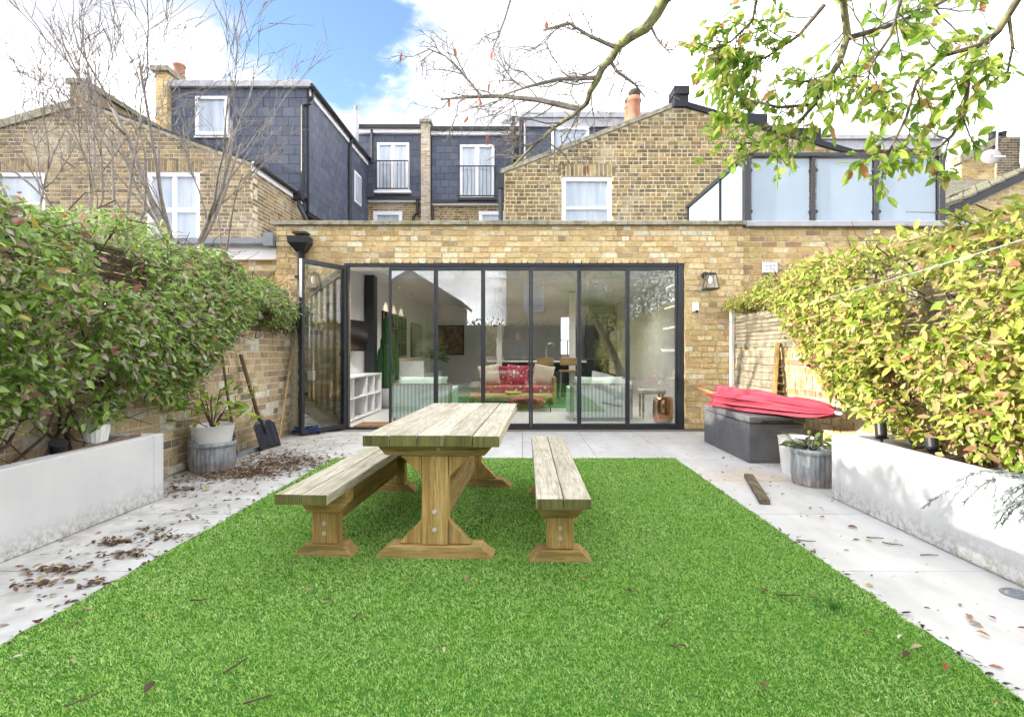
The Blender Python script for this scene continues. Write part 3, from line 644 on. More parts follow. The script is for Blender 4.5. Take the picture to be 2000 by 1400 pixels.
# ------------------------------------------------------------------ left gable (neighbour's rear wing)
AY = 11.0
ga = thing('old_gable_house', 'weathered brick gable end with white windows behind the bare trees', 'house', (-9, AY, 0))
aP, aR, aL = (-9.2, 6.30), (-5.6, 5.02), (-14.0, 4.95)
sA = (aP[1]-aR[1])/(aR[0]-aP[0]); sB = (aP[1]-aL[1])/(aP[0]-aL[0])
aw = [(-7.77,-6.66,3.3,4.86), (-10.95,-9.86,3.3,4.86)]
def rows_a(z):
    if z > aP[1]-.1: return []
    r_ = aR[0] if z < aR[1] else aR[0]-(z-aR[1]+.04)/sA
    l_ = aL[0] if z < aL[1] else aL[0]+(z-aL[1]+.04)/sB
    return sub([(l_, r_)], [(w[0], w[1]) for w in aw if w[2] < z < w[3]] + [(w[0]-.05, w[1]+.05) for w in aw if w[3] <= z < w[3]+.25])
def ztop(x): return aP[1]-(x-aP[0])*sA if x > aP[0] else aP[1]-(aP[0]-x)*sB
wb = MB(); cuts = sorted([aL[0], aP[0], aR[0]-.0]+[v for w in aw for v in w[:2]])
for a, b in zip(cuts, cuts[1:]):
    hole = any(abs(a-w[0]) < 1e-6 for w in aw); zb = 4.86 if hole else 0
    wb.prism([(a,AY+.006,zb),(b,AY+.006,zb),(b,AY+.006,ztop(b)),(a,AY+.006,ztop(a))], (0,.25,0))
wb.build('wall', M['mortar_grey'], ga)
lay(ga, (0, AY+.006, 0), (1,0,0), (0,-1,0), courses(2.4, aP[1], rows_a, bond='mixed', seed=21, joint=.018), M['brick_grey'], 'brick')
for w in aw:
    lay(ga, (0, AY+.006, 0), (1,0,0), (0,-1,0), [(w[0]-.01+(w[1]-w[0]+.02)*i/14, w[3]+.125, .06, .23, .06, .008, 0) for i in range(15)], M['brick_grey'], 'arch_brick')
window(ga, *aw[0], AY+.05, 'casement', .09); window(ga, *aw[1], AY+.05, 'sash', .09)
# side wall running back
bx('side_wall', M['mortar_grey'], ga, aR[0]-.25, aR[0]-.006, AY+.256, 18.6, 0, aR[1])
lay(ga, (aR[0]-.006, 0, 0), (0,1,0), (1,0,0), courses(2.4, aR[1]-.02, lambda z: [(AY+.01, 18.6)], bond='mixed', seed=23, joint=.018), M['brick_old'], 'brick', 200)
MB().prism([(aR[0]+.02,AY+.05,aR[1]+.02),(aP[0],AY+.05,aP[1]+.02),(aP[0],AY+.05,aP[1]+.09),(aR[0]+.02,AY+.05,aR[1]+.09)], (0,8,0)).build('roof', M['slate_dark'], ga)
MB().prism([(aL[0],AY+.05,aL[1]+.02),(aP[0]-.01,AY+.05,aP[1]+.02),(aP[0]-.01,AY+.05,aP[1]+.09),(aL[0],AY+.05,aL[1]+.09)], (0,8,0)).build('roof', M['slate_dark'], ga)
MB().prism([(aP[0]+.1,AY-.03,aP[1]-.07),(aR[0],AY-.03,aR[1]-.05),(aR[0],AY-.03,aR[1]+.02),(aP[0]+.1,AY-.03,aP[1]+.0)], (0,.08,0)).build('verge', M['coping'], ga)
MB().prism([(aL[0],AY-.05,aL[1]-.12),(aP[0]-.1,AY-.05,aP[1]-.14),(aP[0]-.1,AY-.05,aP[1]+.03),(aL[0],AY-.05,aL[1]+.05)], (0,.1,0)).build('verge', M['coping'], ga)
bx('fascia', M['white'], ga, aR[0], aR[0]+.05, AY+.0, 18.4, aR[1]-.14, aR[1]-.0)
MB().tube([(aR[0]+.10, AY-.05, aR[1]+.01),(aR[0]+.10, 18.3, aR[1]+.01)], .062, 10).build('gutter', M['black'], ga, True)
pw = MB(); pw.box(aP[0]-.13, aP[0]+.13, AY-.02, AY+5, aP[1]-.05, aP[1]+.36); pw.build('ridge_wall', M['brick_grey'], ga)
for i in range(9): bx('coping_stone', M['coping'], ga, aP[0]-.19, aP[0]+.19, AY-.06+i*.56, AY-.06+i*.56+.55, aP[1]+.362, aP[1]+.47)
pp = MB(); pp.tube([(-5.45,AY+2.0,4.98),(-5.45,AY+2.0,4.7),(-5.3,AY+2.05,4.4),(-5.3,AY+2.05,2.8)], .05, 8); pp.box(-5.55,-5.36,AY+1.9,AY+2.1,4.85,5.06); pp.build('drainpipe', M['black'], ga)

# ------------------------------------------------------------------ slate box dormer on the left
BY = 13.5; b0, b1 = -8.89, -5.43; bzt = 7.86
db = thing('slate_dormer', 'large box dormer clad in dark slate with white window and black gutter', 'dormer', (-7, BY, 5))
bx('core', M['slate_dark'], db, b0, b1-.004, BY+.014, 18.7, 4.6, bzt-.05)
bw = (-8.24, -7.42, 6.6, 7.58)
def rows_b(z):
    lo = ztop(b0)
    return sub([(b0, b1)], [(bw[0], bw[1])] if bw[2] < z < bw[3] else [])
lay(db, (0, BY+.014, 0), (1,0,0), (0,-1,0), slates(4.7, bzt-.06, rows_b, seed=31), M['slate'], 'slate', rest='slates')
lay(db, (b1-.004, 0, 0), (0,1,0), (1,0,0), slates(4.7, bzt-.06, lambda z: [(BY+.03, 18.68)], seed=33), M['slate'], 'slate', rest='slates')
window(db, *bw, BY-.075, 'plain', .07)
bx('window_sill', M['white'], db, bw[0]-.05, bw[1]+.05, BY-.06, BY+.05, bw[2]-.05, bw[2]-.002)
bx('roof_edge', M['lead'], db, b0-.05, b1+.10, BY-.12, BY+.3, bzt-.05, bzt+.12, bevel=.02)
bx('roof', M['lead'], db, b0-.05, b1+.06, BY+.3, 18.9, bzt-.049, bzt+.10)
bx('fascia', M['white'], db, b1+.008, b1+.055, BY+.02, 18.6, bzt-.22, bzt-.06)
MB().tube([(b1+.12, BY-.1, bzt-.02),(b1+.12, 18.5, bzt-.02)], .068, 10).build('gutter', M['black'], db, True)
bx('corner_trim', M['slate_dark'], db, b1-.03, b1+.02, BY-.022, BY+.03, 4.7, bzt-.06)
dd = MB(); dd.tube([(b1+.09,BY+.1,bzt-.05),(b1+.07,BY+.1,bzt-.3),(b1+.06,BY-.03,bzt-.45),(b1-.12,BY-.05,bzt-.5),(b1-.12,BY-.05,4.9)], .04, 8); dd.build('drainpipe', M['black'], db)
dd = MB(); yy = 16.6; dd.tube([(b1+.12,yy,bzt-.1),(b1+.06,yy,bzt-.35),(b1+.06,yy,4.6)], .05, 8); dd.build('drainpipe', M['black'], db)
sw = MB(); sw.box(b1+.012, b1+.04, 17.15, 17.85, 6.0, 7.0); o = sw.build('side_window', M['upvc'], db)
bx('pane', M['pane'], o, b1+.041, b1+.045, 17.22, 17.78, 6.07, 6.93)
# chimney stack at its left end, with pots
cs = thing('brick_chimney', 'tall yellow brick chimney stack at the slate dormer edge', 'chimney', (-9.05, 13.4, 5))
bx('stack', M['mortar_pale'], cs, -9.18, -8.90, 13.33, 16.0, 4.8, 8.15)
lay(cs, (0, 13.33, 0), (1,0,0), (0,-1,0), courses(5.4, 8.13, lambda z: [(-9.185, -8.895)], seed=35), M['brick_right'], 'brick', 80)
lay(cs, (-8.90, 0, 0), (0,1,0), (1,0,0), courses(7.2, 8.13, lambda z: [(13.34, 16.0)], seed=36), M['brick_right'], 'brick', 0)
bx('cap', M['coping'], cs, -9.27, -8.82, 13.24, 16.1, 8.15, 8.27)
for k, (yy, hh) in enumerate(((13.95, .40), (14.9, .40), (15.6, .4))):
    MB().lathe([(.15,0),(.14,.1),(.13,hh*.8),(.16,hh*.83),(.16,hh*.93),(.12,hh)], (-8.98+k*.03, yy, 8.27), 14).build('chimney_pot', M['terracotta'], cs, True)
# ------------------------------------------------------------------ slate-clad lofts at the back, in the middle
CY = 18.7
def cx(p): return (p-1020)*CY/FP
def cz(p): return CH+(689-p)*CY/FP
for k, (p0, p1, w0, w1, wt, wbm, zt, zb, lab) in enumerate(((700, 825, 738, 800, 281, 375, 262, 386, 'slate loft with white balcony doors beside the box dormer'),
                                                 (843, 1024, 899, 966, 285, 389, 266, 392, 'slate loft with white balcony doors beside the mossy gable'))):
    lf = thing('loft_house', lab, 'house', (cx((p0+p1)/2), CY, 0), 'slate lofts of the terrace behind')
    x0, x1 = cx(p0), cx(p1); z0, z1 = cz(zb), cz(zt)
    win = (cx(w0), cx(w1), cz(wbm), cz(wt)); lw0 = ((cx(728), cx(785)) if k == 0 else (cx(935), cx(984)))
    bx('loft_core', M['slate_dark'], lf, x0, x1, CY+.012, CY+4, z0, z1)
    lay(lf, (0, CY+.012, 0), (1,0,0), (0,-1,0), slates(z0, z1, lambda z: sub([(x0, x1)], [(win[0], win[1])] if win[2] < z < win[3] else []), seed=41+k), M['slate'], 'slate', rest='slates')
    window(lf, *win, CY-.095, 'french', .09)
    bx('fascia', M['white'], lf, x0, x1, CY-.12, CY+.0, z1, z1+.22); bx('gutter', M['black'], lf, x0, x1, CY-.22, CY-.10, z1+.13, z1+.25)
    bx('roof', M['lead'], lf, x0, x1, CY-.08, CY+4, z1+.22, z1+.32)
    bx('sill', M['white' if k == 0 else 'black'], lf, win[0]-.08, win[1]+.08, CY-.22, CY-.02, win[2]-.09, win[2]-.003)
    rl = MB(); za, zc = cz(319 if k == 0 else 329), win[2]+.05; e = .12 if k else .0
    rl.box(win[0]-e, win[1]+e, CY-.24, CY-.21, za-.02, za+.02); rl.box(win[0]-e, win[1]+e, CY-.24, CY-.21, zc-.02, zc+.02)
    nb = 9
    for i in range(nb+1): x = win[0]+(win[1]-win[0])*i/nb; rl.box(x-.008, x+.008, CY-.233, CY-.217, zc, za)
    rl.build('railing', M['black'], lf)
    bx('lower_wall', M['mortar_pale'], lf, x0, x1, CY+.106, CY+.4, 1.0, z0-.12)
    lay(lf, (0, CY+.106, 0), (1,0,0), (0,-1,0), courses(4.5, z0-.12, lambda z: sub([(x0, x1)], [lw0] if z < cz(412) else []), bond='flemish', seed=44+k), M['brick_old'], 'brick', 150)
    window(lf, lw0[0], lw0[1], 4.4, cz(412), CY+.06, 'plain', .13)
    bx('eaves_board', M['white'], lf, x0, x1, CY-.02, CY+.1, z0-.16, z0-.02); bx('eaves_gutter', M['black'], lf, x0, x1, CY-.13, CY-.02, z0-.09, z0+.0)
    tp = MB()
    if k == 0: tp.tube([(cx(816),CY-.06,z0-.1),(cx(816),CY-.06,z0-.55),(cx(808),CY-.06,z0-.7),(cx(808),CY-.06,4)], .05, 8); tp.tube([(cx(728),CY-.1,z1+.1),(cx(728),CY-.1,cz(320))], .05, 8)
    else: tp.tube([(cx(841),CY-.08,z1+.1),(cx(841),CY-.08,z0-.1),(cx(845),CY-.06,z0-.3),(cx(848),CY-.06,4)], .05, 8); tp.tube([(cx(1003),CY-.15,cz(232)),(cx(1003),CY-.15,cz(330))], .07, 8)
    tp.build('drainpipe', M['black'], lf)
pr_ = thing('party_wall', 'narrow pale brick party wall pier between the two slate lofts', 'wall', (cx(834), CY-.25, 0))
bx('pier', M['mortar_pale'], pr_, cx(825), cx(842), CY-.25, CY+4, 3, cz(246))
lay(pr_, (0, CY-.25, 0), (1,0,0), (0,-1,0), courses(5.7, cz(246), lambda z: [(cx(825)-.004, cx(842)+.004)], seed=47), brick_mat('pale party brick', [(0,(.5,.45,.38)),(.4,(.6,.55,.47)),(.7,(.42,.36,.29))], .1), 'brick', 100)
bx('cap', M['coping'], pr_, cx(822), cx(845), CY-.33, CY+4.05, cz(246), cz(240))
vp = thing('flue_pipe', 'thin grey flue pipe rising above the dormer gutter', 'pipe', (cx(705), CY-1, 7))
MB().tube([(cx(706),CY-.6,7.2),(cx(706),CY-.6,cz(232))], .085, 10).build('pipe', M['lead'], vp, True); MB().tube([(cx(706),CY-.6,cz(232)),(cx(706),CY-.6,cz(223))], .07, 10).build('cap', M['grey_metal'], vp)
# dormer behind the right gable
EY = 17.4
def ex(p): return (p-1020)*EY/FP
def ez(p): return CH+(689-p)*EY/FP
d2 = thing('rear_dormer', 'slate dormer with white window showing above the mossy gable coping', 'dormer', (2, EY, 5))
e0, e1, et = ex(1022), ex(1470), ez(232)
bx('core', M['slate_dark'], d2, e0, e1, EY+.012, EY+5, 4.8, et)
w2 = (ex(1077), ex(1150), ez(330), ez(250))
lay(d2, (0, EY+.012, 0), (1,0,0), (0,-1,0), slates(5.0, et-.3, lambda z: sub([(e0, e1)], [w2[:2]] if w2[2] < z < w2[3] else []), seed=51), M['slate'], 'slate', 160, 'slates')
window(d2, *w2, EY-.085, 'plain', .1)
bx('fascia', M['lead'], d2, e0, e1, EY-.1, EY+.01, et-.3, et-.02); bx('roof', M['lead'], d2, e0-.1, e1, EY-.16, EY+5, et-.018, et+.15)
MB().tube([(e0-.08,EY-.1,et-.02),(e0-.08,EY-.1,5)], .055, 8).build('drainpipe', M['black'], d2)
MB().tube([(e0+.05,EY-.12,et-.1),(e0+.05,EY-.12,5)], .035, 8).build('drainpipe', M['lead'], d2)

# ------------------------------------------------------------------ houses on the right
fh = thing('far_terrace', 'white fascia and red brick of a house behind the balcony', 'house', (14, 22, 0))
def p22(a, b): return W(a, b, 22)
q0, q1 = p22(1578, 275), p22(1838, 300)
bx('wall', plain('red brick far', (.36,.17,.11), .9, .1, var=.2, scale=14), fh, q0.x+.1, q1.x, 22.05, 26, 0, q0.z-.4)
bx('fascia', M['lead'], fh, q0.x, q1.x, 21.9, 22.04, q0.z-.4, q0.z); bx('roof', M['lead'], fh, q0.x-.1, q1.x, 21.8, 26, q0.z+.002, q0.z+.18)
window(fh, q0.x+.7, q0.x+2.2, 7, q0.z-.55, 22.0, 'plain', .1); window(fh, q0.x+2.6, q0.x+4.4, 7, q0.z-.6, 22.0, 'french', .1)
MB().tube([(q0.x+.35,21.85,q0.z),(q0.x+.35,21.85,6)], .07, 8).build('drainpipe', M['black'], fh)
RY = 11.5
rh = thing('right_gable_house', 'brick house with sloping tiled roof edge at the far right', 'house', (11, RY, 0))
ra, rb_ = W(1835, 428, RY), W(2060, 322, RY); rs = (rb_.z-ra.z)/(rb_.x-ra.x)
MB().prism([(ra.x-1,RY,0),(rb_.x,RY,0),(rb_.x,RY,rb_.z),(ra.x-.2,RY,ra.z-.2*rs),(ra.x-1,RY,ra.z-rs)], (0,.25,0)).build('wall', M['mortar_pale'], rh)
lay(rh, (0, RY, 0), (1,0,0), (0,-1,0), courses(2.6, rb_.z, lambda z: [(max(ra.x-1, ra.x+(z+.08-ra.z)/rs), rb_.x)] if ra.x+(z+.08-ra.z)/rs < rb_.x-.1 else [], bond='flemish', seed=61), M['brick_right'], 'brick', 150)
MB().prism([(ra.x-.4,RY-.1,ra.z-.4*rs),(rb_.x,RY-.1,rb_.z),(rb_.x,RY-.1,rb_.z+.16),(ra.x-.4,RY-.1,ra.z-.4*rs+.16)], (0,.2,0)).build('bargeboard', M['black'], rh)
tm = plain('mossy concrete roof tile', (.17,.165,.125), .9, .15, var=.35, scale=12, bump=.5)
for i in range(9):                       # roof tiles stepping back along the slope
    y0 = RY-.12+i*.36
    for j in range(10):
        a = ra.x-.5+j*.30; b = a+.33; za = ra.z+(a-ra.x)*rs+.165+(.02); zb = ra.z+(b-ra.x)*rs+.165
        MB().prism([(a,y0,za),(b,y0,zb),(b,y0,zb+.035),(a,y0,za+.05)], (0,.34,0)).build('roof_tile', tm, rh)
# roof of the next house
nh = thing('tiled_roof_house', 'grey tiled roof with a brick chimney stack at far right', 'house', (13.5, 15, 0))
r0, r1 = W(1842, 428, 15.0), W(2030, 340, 17.5)
sl2 = (r1.z-r0.z)/(17.5-15.0)
for i in range(10):
    y0 = 15.0+i*.26; z0 = r0.z+(y0-15.0)*sl2
    for j in range(14): x = r0.x-.3+j*.30+.15*(i%2); MB().prism([(x,y0,z0),(x+.29,y0,z0),(x+.29,y0+.3,z0+.3*sl2),(x,y0+.3,z0+.3*sl2)], (0,0,.04)).build('roof_tile', tm, nh)
bx('wall', M['brick_old'], nh, r0.x-.2, r0.x+4.5, 15.15, 18, 0, r0.z)
c0, c1 = W(1948, 312, 17.0), W(1993, 268, 17.0)
bx('chimney_stack', M['mortar_grey'], nh, c0.x, c1.x, 17.0, 17.7, 5, c1.z)
lay(nh, (0, 17.0, 0), (1,0,0), (0,-1,0), courses(6.0, c1.z, lambda z: [(c0.x-.005-(.06 if z > c1.z-.3 else 0), c1.x+.005+(.06 if z > c1.z-.3 else 0))], seed=66), brick_mat('soot black brick', [(0,(.07,.06,.05)),(.5,(.12,.10,.08)),(.8,(.2,.16,.11))], .3), 'brick', 100)
lay(nh, (0, 17.1, 0), (1,0,0), (0,-1,0), courses(6.0, W(1950,285,17.2).z, lambda z: [(max(W(1872,318,17.2).x, W(1872,318,17.2).x+(z+.06-W(1872,318,17.2).z)*(c0.x+.1-W(1872,318,17.2).x)/(W(1950,285,17.2).z-W(1872,318,17.2).z)), c0.x)] if z < W(1950,285,17.2).z-.12 else [], seed=67), M['brick_right'], 'brick', 80)
MB().prism([(W(1872,318,17.2).x,17.1,W(1872,318,17.2).z),(c0.x+.1,17.1,W(1950,285,17.2).z),(c0.x+.1,17.1,5),(W(1872,318,17.2).x,17.1,5)], (0,.3,0)).build('gable_wall', M['mortar_pale'], nh)
MB().prism([(W(1866,322,17.2).x,17.0,W(1866,322,17.2).z),(c0.x+.1,17.0,W(1950,283,17.2).z),(c0.x+.1,17.0,W(1950,270,17.2).z),(W(1866,322,17.2).x,17.0,W(1866,308,17.2).z)], (0,.5,0)).build('gable_coping', M['coping'], nh)
for x in (.12, .42): MB().lathe([(.14,0),(.12,.12),(.12,.24),(.14,.27)], (c0.x+x, 17.3, c1.z), 12).build('chimney_pot', M['slate_dark'], nh, True)
an = [(1946, 195, 312, 'left television aerial mast'), (1993, 225, 320, 'right television aerial mast')]
for (px_, t, b_, lab) in an:
    a = thing('tv_aerial', lab+' on the far right chimney', 'aerial', W(px_, b_, 16.9))
    p, q = W(px_, b_, 16.9), W(px_+4, t, 16.9); MB().tube([p, q], .03, 6).build('mast', M['lead'], a)
    for i in range(6):
        f = .62+.34*i/5; c = p.lerp(q, f); MB().tube([c+Vector((-.16,0,-.05)), c+Vector((.18,.1,.05))], .010, 5).build('rod', M['lead'], a)
dsh = thing('satellite_dish', 'pale grey satellite dish in front of the far right chimney', 'satellite dish', W(1936, 312, 16.7))
pc = W(1936, 306, 16.6); ds = MB(); ds.lathe([(.02,.05),(.15,.035),(.26,.0),(.265,-.01),(.15,.022),(.02,.035)], (0,0,0), 18, cap=False)
RM_ = Matrix.Rotation(R(72),3,'X') @ Matrix.Rotation(R(-25),3,'Y'); ds.v = [tuple(pc + RM_ @ Vector(v)) for v in ds.v]; ds.build('dish', plain('grey dish', (.24,.24,.25), .6), dsh, True)
MB().bar(pc, pc+Vector((.15,-.35,-.12)), .03, .03).build('arm', M['grey_metal'], dsh)
# ------------------------------------------------------------------ leaves
LV = np.array([(0,0,0),(.3,.20,.035),(.68,.18,.03),(1,0,-.07),(.68,-.18,.03),(.3,-.20,.035),(.3,0,-.02),(.68,0,-.035)], float)
LF = [(0,6,1),(1,6,7,2),(2,7,3),(0,5,6),(5,4,7,6),(4,3,7)]
LEAFM = {}
def leaf_mesh(m):
    if m.name not in LEAFM:
        me = bpy.data.meshes.new('leaf'); me.from_pydata([tuple(v) for v in LV], [], LF); me.materials.append(m); LEAFM[m.name] = me
    return LEAFM[m.name]
def put_leaves(parent, P, D, Nn, size, m, limit=300, rest='foliage', wid=1.0, name='leaf', flat=False):
    """P points, D direction of leaf, Nn rough normal (all (k,3) arrays), size (k,)"""
    D = D/np.linalg.norm(D, axis=1, keepdims=True)
    B = np.cross(Nn, D); B /= (np.linalg.norm(B, axis=1, keepdims=True)+1e-9); C = np.cross(D, B)
    k = len(P); sc = np.zeros(k)
    for i in range(k): sc[i] = seen(P[i])*size[i]
    order = np.argsort(-sc); ind = order[:limit] if limit else order[:0]; ind = [i for i in ind if sc[i] > 0]; mask = np.ones(k, bool); mask[ind] = False
    if len(ind):
        me = leaf_mesh(m); pinv = Matrix.Translation(-chain_loc(parent))
        for i in ind:
            o = bpy.data.objects.new(name, me); COL.objects.link(o); o.parent = parent; o.matrix_parent_inverse = pinv
            Mx = Matrix((tuple(D[i]*size[i])+(P[i][0],), tuple(D[i]*0)+(0,), (0,0,0,0), (0,0,0,1)))
            o.matrix_basis = Matrix([[D[i][r_]*size[i], B[i][r_]*size[i]*wid, C[i][r_]*size[i], P[i][r_]] for r_ in range(3)]+[[0,0,0,1]])
    q = np.where(mask)[0]; k = len(q)
    if k == 0: return None
    V = P[q][:,None,:] + size[q][:,None,None]*(LV[None,:,0:1]*D[q][:,None,:] + wid*LV[None,:,1:2]*B[q][:,None,:] + LV[None,:,2:3]*C[q][:,None,:])
    me = bpy.data.meshes.new(rest); me.vertices.add(k*8); me.vertices.foreach_set('co', V.ravel())
    fl = np.array([i for f in LF for i in f]); ln = np.array([len(f) for f in LF]); st = np.concatenate([[0], np.cumsum(ln)[:-1]]); tot = ln.sum()
    me.loops.add(k*tot); me.loops.foreach_set('vertex_index', (np.arange(k)[:,None]*8+fl[None]).ravel())
    me.polygons.add(k*6); me.polygons.foreach_set('loop_start', (np.arange(k)[:,None]*tot+st[None]).ravel()); me.update(calc_edges=True); me.validate()
    o = mobj(rest, me, m, parent); o['kind'] = 'stuff'; return o
def clump(x, y, z, f=3.0):
    return np.sin(x*f*1.3+2*np.sin(y*f*.9))+np.sin(y*f*1.7+2.1*np.sin(z*f*1.1+1))+np.sin(z*f*2.1+1.7*np.sin(y*f*1.3+.5))

# ------------------------------------------------------------------ garden walls with slatted fences on top, the left one added
def garden_wall(name, label, X, s, ztop_, seed, mat='brick_garden'):
    t = thing(name, label, 'wall', (X, 3, 0))
    a, b = (X-.22, X-.007) if s > 0 else (X+.007, X+.22)
    bx('core', M['mortar_grey'], t, min(a,b), max(a,b), -3, 7.8, -.05, ztop_)
    lay(t, (X-.007*s, 0, 0), (0,1,0), (s,0,0), courses(0.0, ztop_, lambda z: [(0.6, 7.79)], bond='flemish', seed=seed, jit=.006), M[mat], 'brick')
    bx('top_course', M['coping'], t, min(a,b)-.02, max(a,b)+.03, -3, 7.79, ztop_, ztop_+.05)
    return t
wl = garden_wall('garden_wall', 'shaded brick garden wall behind the shovel and tub', -3.23, 1, 1.52, 71)
wr = garden_wall('garden_wall', 'sunlit brick garden wall behind the wicker box', 3.06, -1, 1.19, 72, 'brick_right')
def slat_fence(label, X, s, z0, z1, ph, far, wm='slat'):
    t = thing('slat_fence', label, 'fence', (X, 3, z0))
    d0, d1 = (X-.05, X-.025)
    z = z0
    while z < z1:
        for (ya, yb) in ((-2.9,-.6),(-.595,1.7),(1.705,4.0),(4.005,5.9),(5.905,far)):
            jz = rnd.uniform(-.004,.004); MB().box(d0+rnd.uniform(-.003,.003), d1, ya, yb-.01, z+jz, z+ph-.014+jz).build('slat', M[wm], t)
        z += ph
    for y in (-.6, 1.7, 4.0, 5.9): bx('post', M['slat'], t, X-.022 if s > 0 else X-.13, X+.06 if s > 0 else X-.052, y-.03, y+.03, z0-.0, z1)
    return t
slat_fence('weathered grey slat fence on the sunlit right wall', 3.12, -1, 1.245, 1.86, .052, 7.66)
slat_fence('added slat fence hidden in the left ivy to block the sun', -3.30, 1, 1.575, 1.93, .07, 7.6, 'oldwood')  # added fence, unseen inside the ivy, stops low sun coming through the leaves
wp = bx('white_post', M['white'], None, 3.0, 3.045, 7.64, 7.71, 0.45, 1.80, bevel=.004); tag(wp, 'slim white post at the end of the slat fence', 'post')
dpst = bx('timber_post', M['oldwood'], None, 3.01, 3.055, 7.46, 7.56, 0.0, .90, bevel=.006); tag(dpst, 'short dark timber post at the foot of the white post', 'post')
# leaning board of old slats
lb = thing('leaning_panel', 'grey slatted timber panel leaning on the right wall above the wicker box', 'panel', (2.98, 6.6, 0))
for i in range(7):
    z = .56+i*.092; o = bx('board', M['slat'], lb, 2.925+i*.012, 2.943+i*.012, 6.18+.02*i, 7.40, z-.043, z+.043)
MB().bar((2.90, 6.14, .5), (3.01, 6.27, 1.24), .05, .035).build('batten', M['pine_z'], lb)
rail = bx('timber_rail', M['oldwood'], None, 2.96, 3.045, 4.2, 5.55, 1.06, 1.135); tag(rail, 'dark timber rail fixed along the right wall in the climber', 'rail')
# ------------------------------------------------------------------ white rendered planters
def planter(label, x0, x1, s):
    t = thing('planter', label, 'planter', ((x0+x1)/2, 2, 0)); b = MB()
    y0, y1, h, w = -2.5, 4.116, .50, .11
    if s > 0: b.box(x1-w, x1, y0, y1-w, 0.001, h); b.box(x0, x1, y1-w, y1, 0.001, h)
    else: b.box(x0, x0+w, y0, y1-w, 0.001, h); b.box(x0, x1, y1-w, y1, 0.001, h)
    b.build('planter_wall', M['render'], t, bevel=.008)
    so = MB(); N = 40; g = np.random.default_rng(5); a, c = (x0, x1-w) if s > 0 else (x0+w, x1)
    xs = np.linspace(a, c, 8); ys = np.linspace(y0, y1-w, N); vs = [(x, y, .40+.03*g.random()) for y in ys for x in xs]
    so.add(vs, [(j*8+i, j*8+i+1, (j+1)*8+i+1, (j+1)*8+i) for j in range(N-1) for i in range(7)]); so.build('soil', M['soil'], t)
    return t
planter('white rendered planter on the left, greyish in shade, beneath the ivy', -3.23, -2.77, 1)
planter('bright white rendered planter on the right beneath the yellow-green climber', 2.39, 3.06, -1)

# ------------------------------------------------------------------ climbers
def hedge_left():
    g = np.random.default_rng(11); X0 = -3.23
    t = thing('ivy_hedge', 'big dark green climber with pinkish leaves over the left wall', 'climber', (X0, 4, .4))
    def zt(y): return np.interp(y, [-3,2.0,3,4.3,5.5,6.4,7.0,7.75], [2.0,2.02,2.07,2.15,2.08,1.98,1.86,1.80]) + .05*np.sin(y*5)+.035*np.sin(y*13+1)
    def zl(y): return np.interp(y, [-3,4.0,4.6,5.15,5.6,6.5,7.75], [.62,.62,.70,1.05,1.36,1.46,1.40])
    def bul(y): return np.interp(y, [-3,3.5,5.2,6.3,7.75], [.56,.56,.46,.30,.10])
    y = np.concatenate([g.uniform(2.4, 7.72, 46000), 7.72-g.random(7000)**1.0*2.6, g.uniform(-3, 2.4, 4000)]); k = len(y)
    f = g.random(k)**.95; z = zl(y)+(zt(y)-zl(y))*f
    prof = .40+.60*np.sin(np.clip(f,0,1)*np.pi*.92+.18); fr = bul(y)*prof
    top = (f > .86)
    depth = g.random(k)**2.0
    x = X0 + fr*(1-.45*depth) + .04*g.standard_normal(k)
    over = g.random(k) < np.where(f > .66, .5, 0.0)               # the crown over the wall, to the far side
    x = np.where(over, X0 - .45*g.random(k) + .35*fr*g.random(k), x); z = np.where(over, zt(y)-.22*g.random(k)**1.5 - .10*((x-X0-.05)/.4)**2, z)
    z = z - .06*((x-X0)/.55)**2*(f > .8)
    c = clump(x, y, z, 3.4); keep = (c > -1.6+.55*(f < .5)) | over; keep &= ~((f < .10) & (c < -.2) & (y < 5.3) & (g.random(k) < .6))
    x, y, z, f, over = x[keep], y[keep], z[keep], f[keep], over[keep]; k = len(x)
    P = np.stack([x, y, z], 1); D = g.standard_normal((k,3))*.75 + np.array([.55,-.15,-.35]); D[over] += np.array([-.3,0,.75])
    Nn = g.standard_normal((k,3))*.45 + np.array([.45,-.25,.9])
    sz = (.028+.06*g.random(k)**1.5)*np.where(y > 5.6, .75, 1.0)*np.where(over, .8, 1)
    put_leaves(t, P, D, Nn, sz, M['ivy'], 300)
    st = MB()
    for i in range(40):
        y0 = g.uniform(2.5, 7.6); zb = .42 if y0 < 4 else zl(y0)+.1; p = [Vector((X0+.05+.05*g.random(), y0, zb))]
        for j in range(7): p.append(p[-1]+Vector((g.normal(0,.035)+.02, g.normal(0,.13), (zt(y0)-zb)/8*g.uniform(.6,1.2)))); p[-1].x = max(p[-1].x, X0+.02)
        st.tube(p, [.012*(1-.1*j) for j in range(8)], 5)
    for i in range(420):
        y0 = g.uniform(2.6, 7.6); f0 = g.random(); z0 = zl(y0)+(zt(y0)-zl(y0))*f0; a = Vector((X0+.05, y0, z0)); p = [a]
        for j in range(4): p.append(p[-1]+Vector((bul(y0)*.22*g.uniform(.4,1.2), g.normal(0,.07), g.normal(0,.06))))
        st.tube(p, [.006,.005,.004,.003,.002], 4)
    st.build('stem', M['vinestem'], t)
hedge_left()
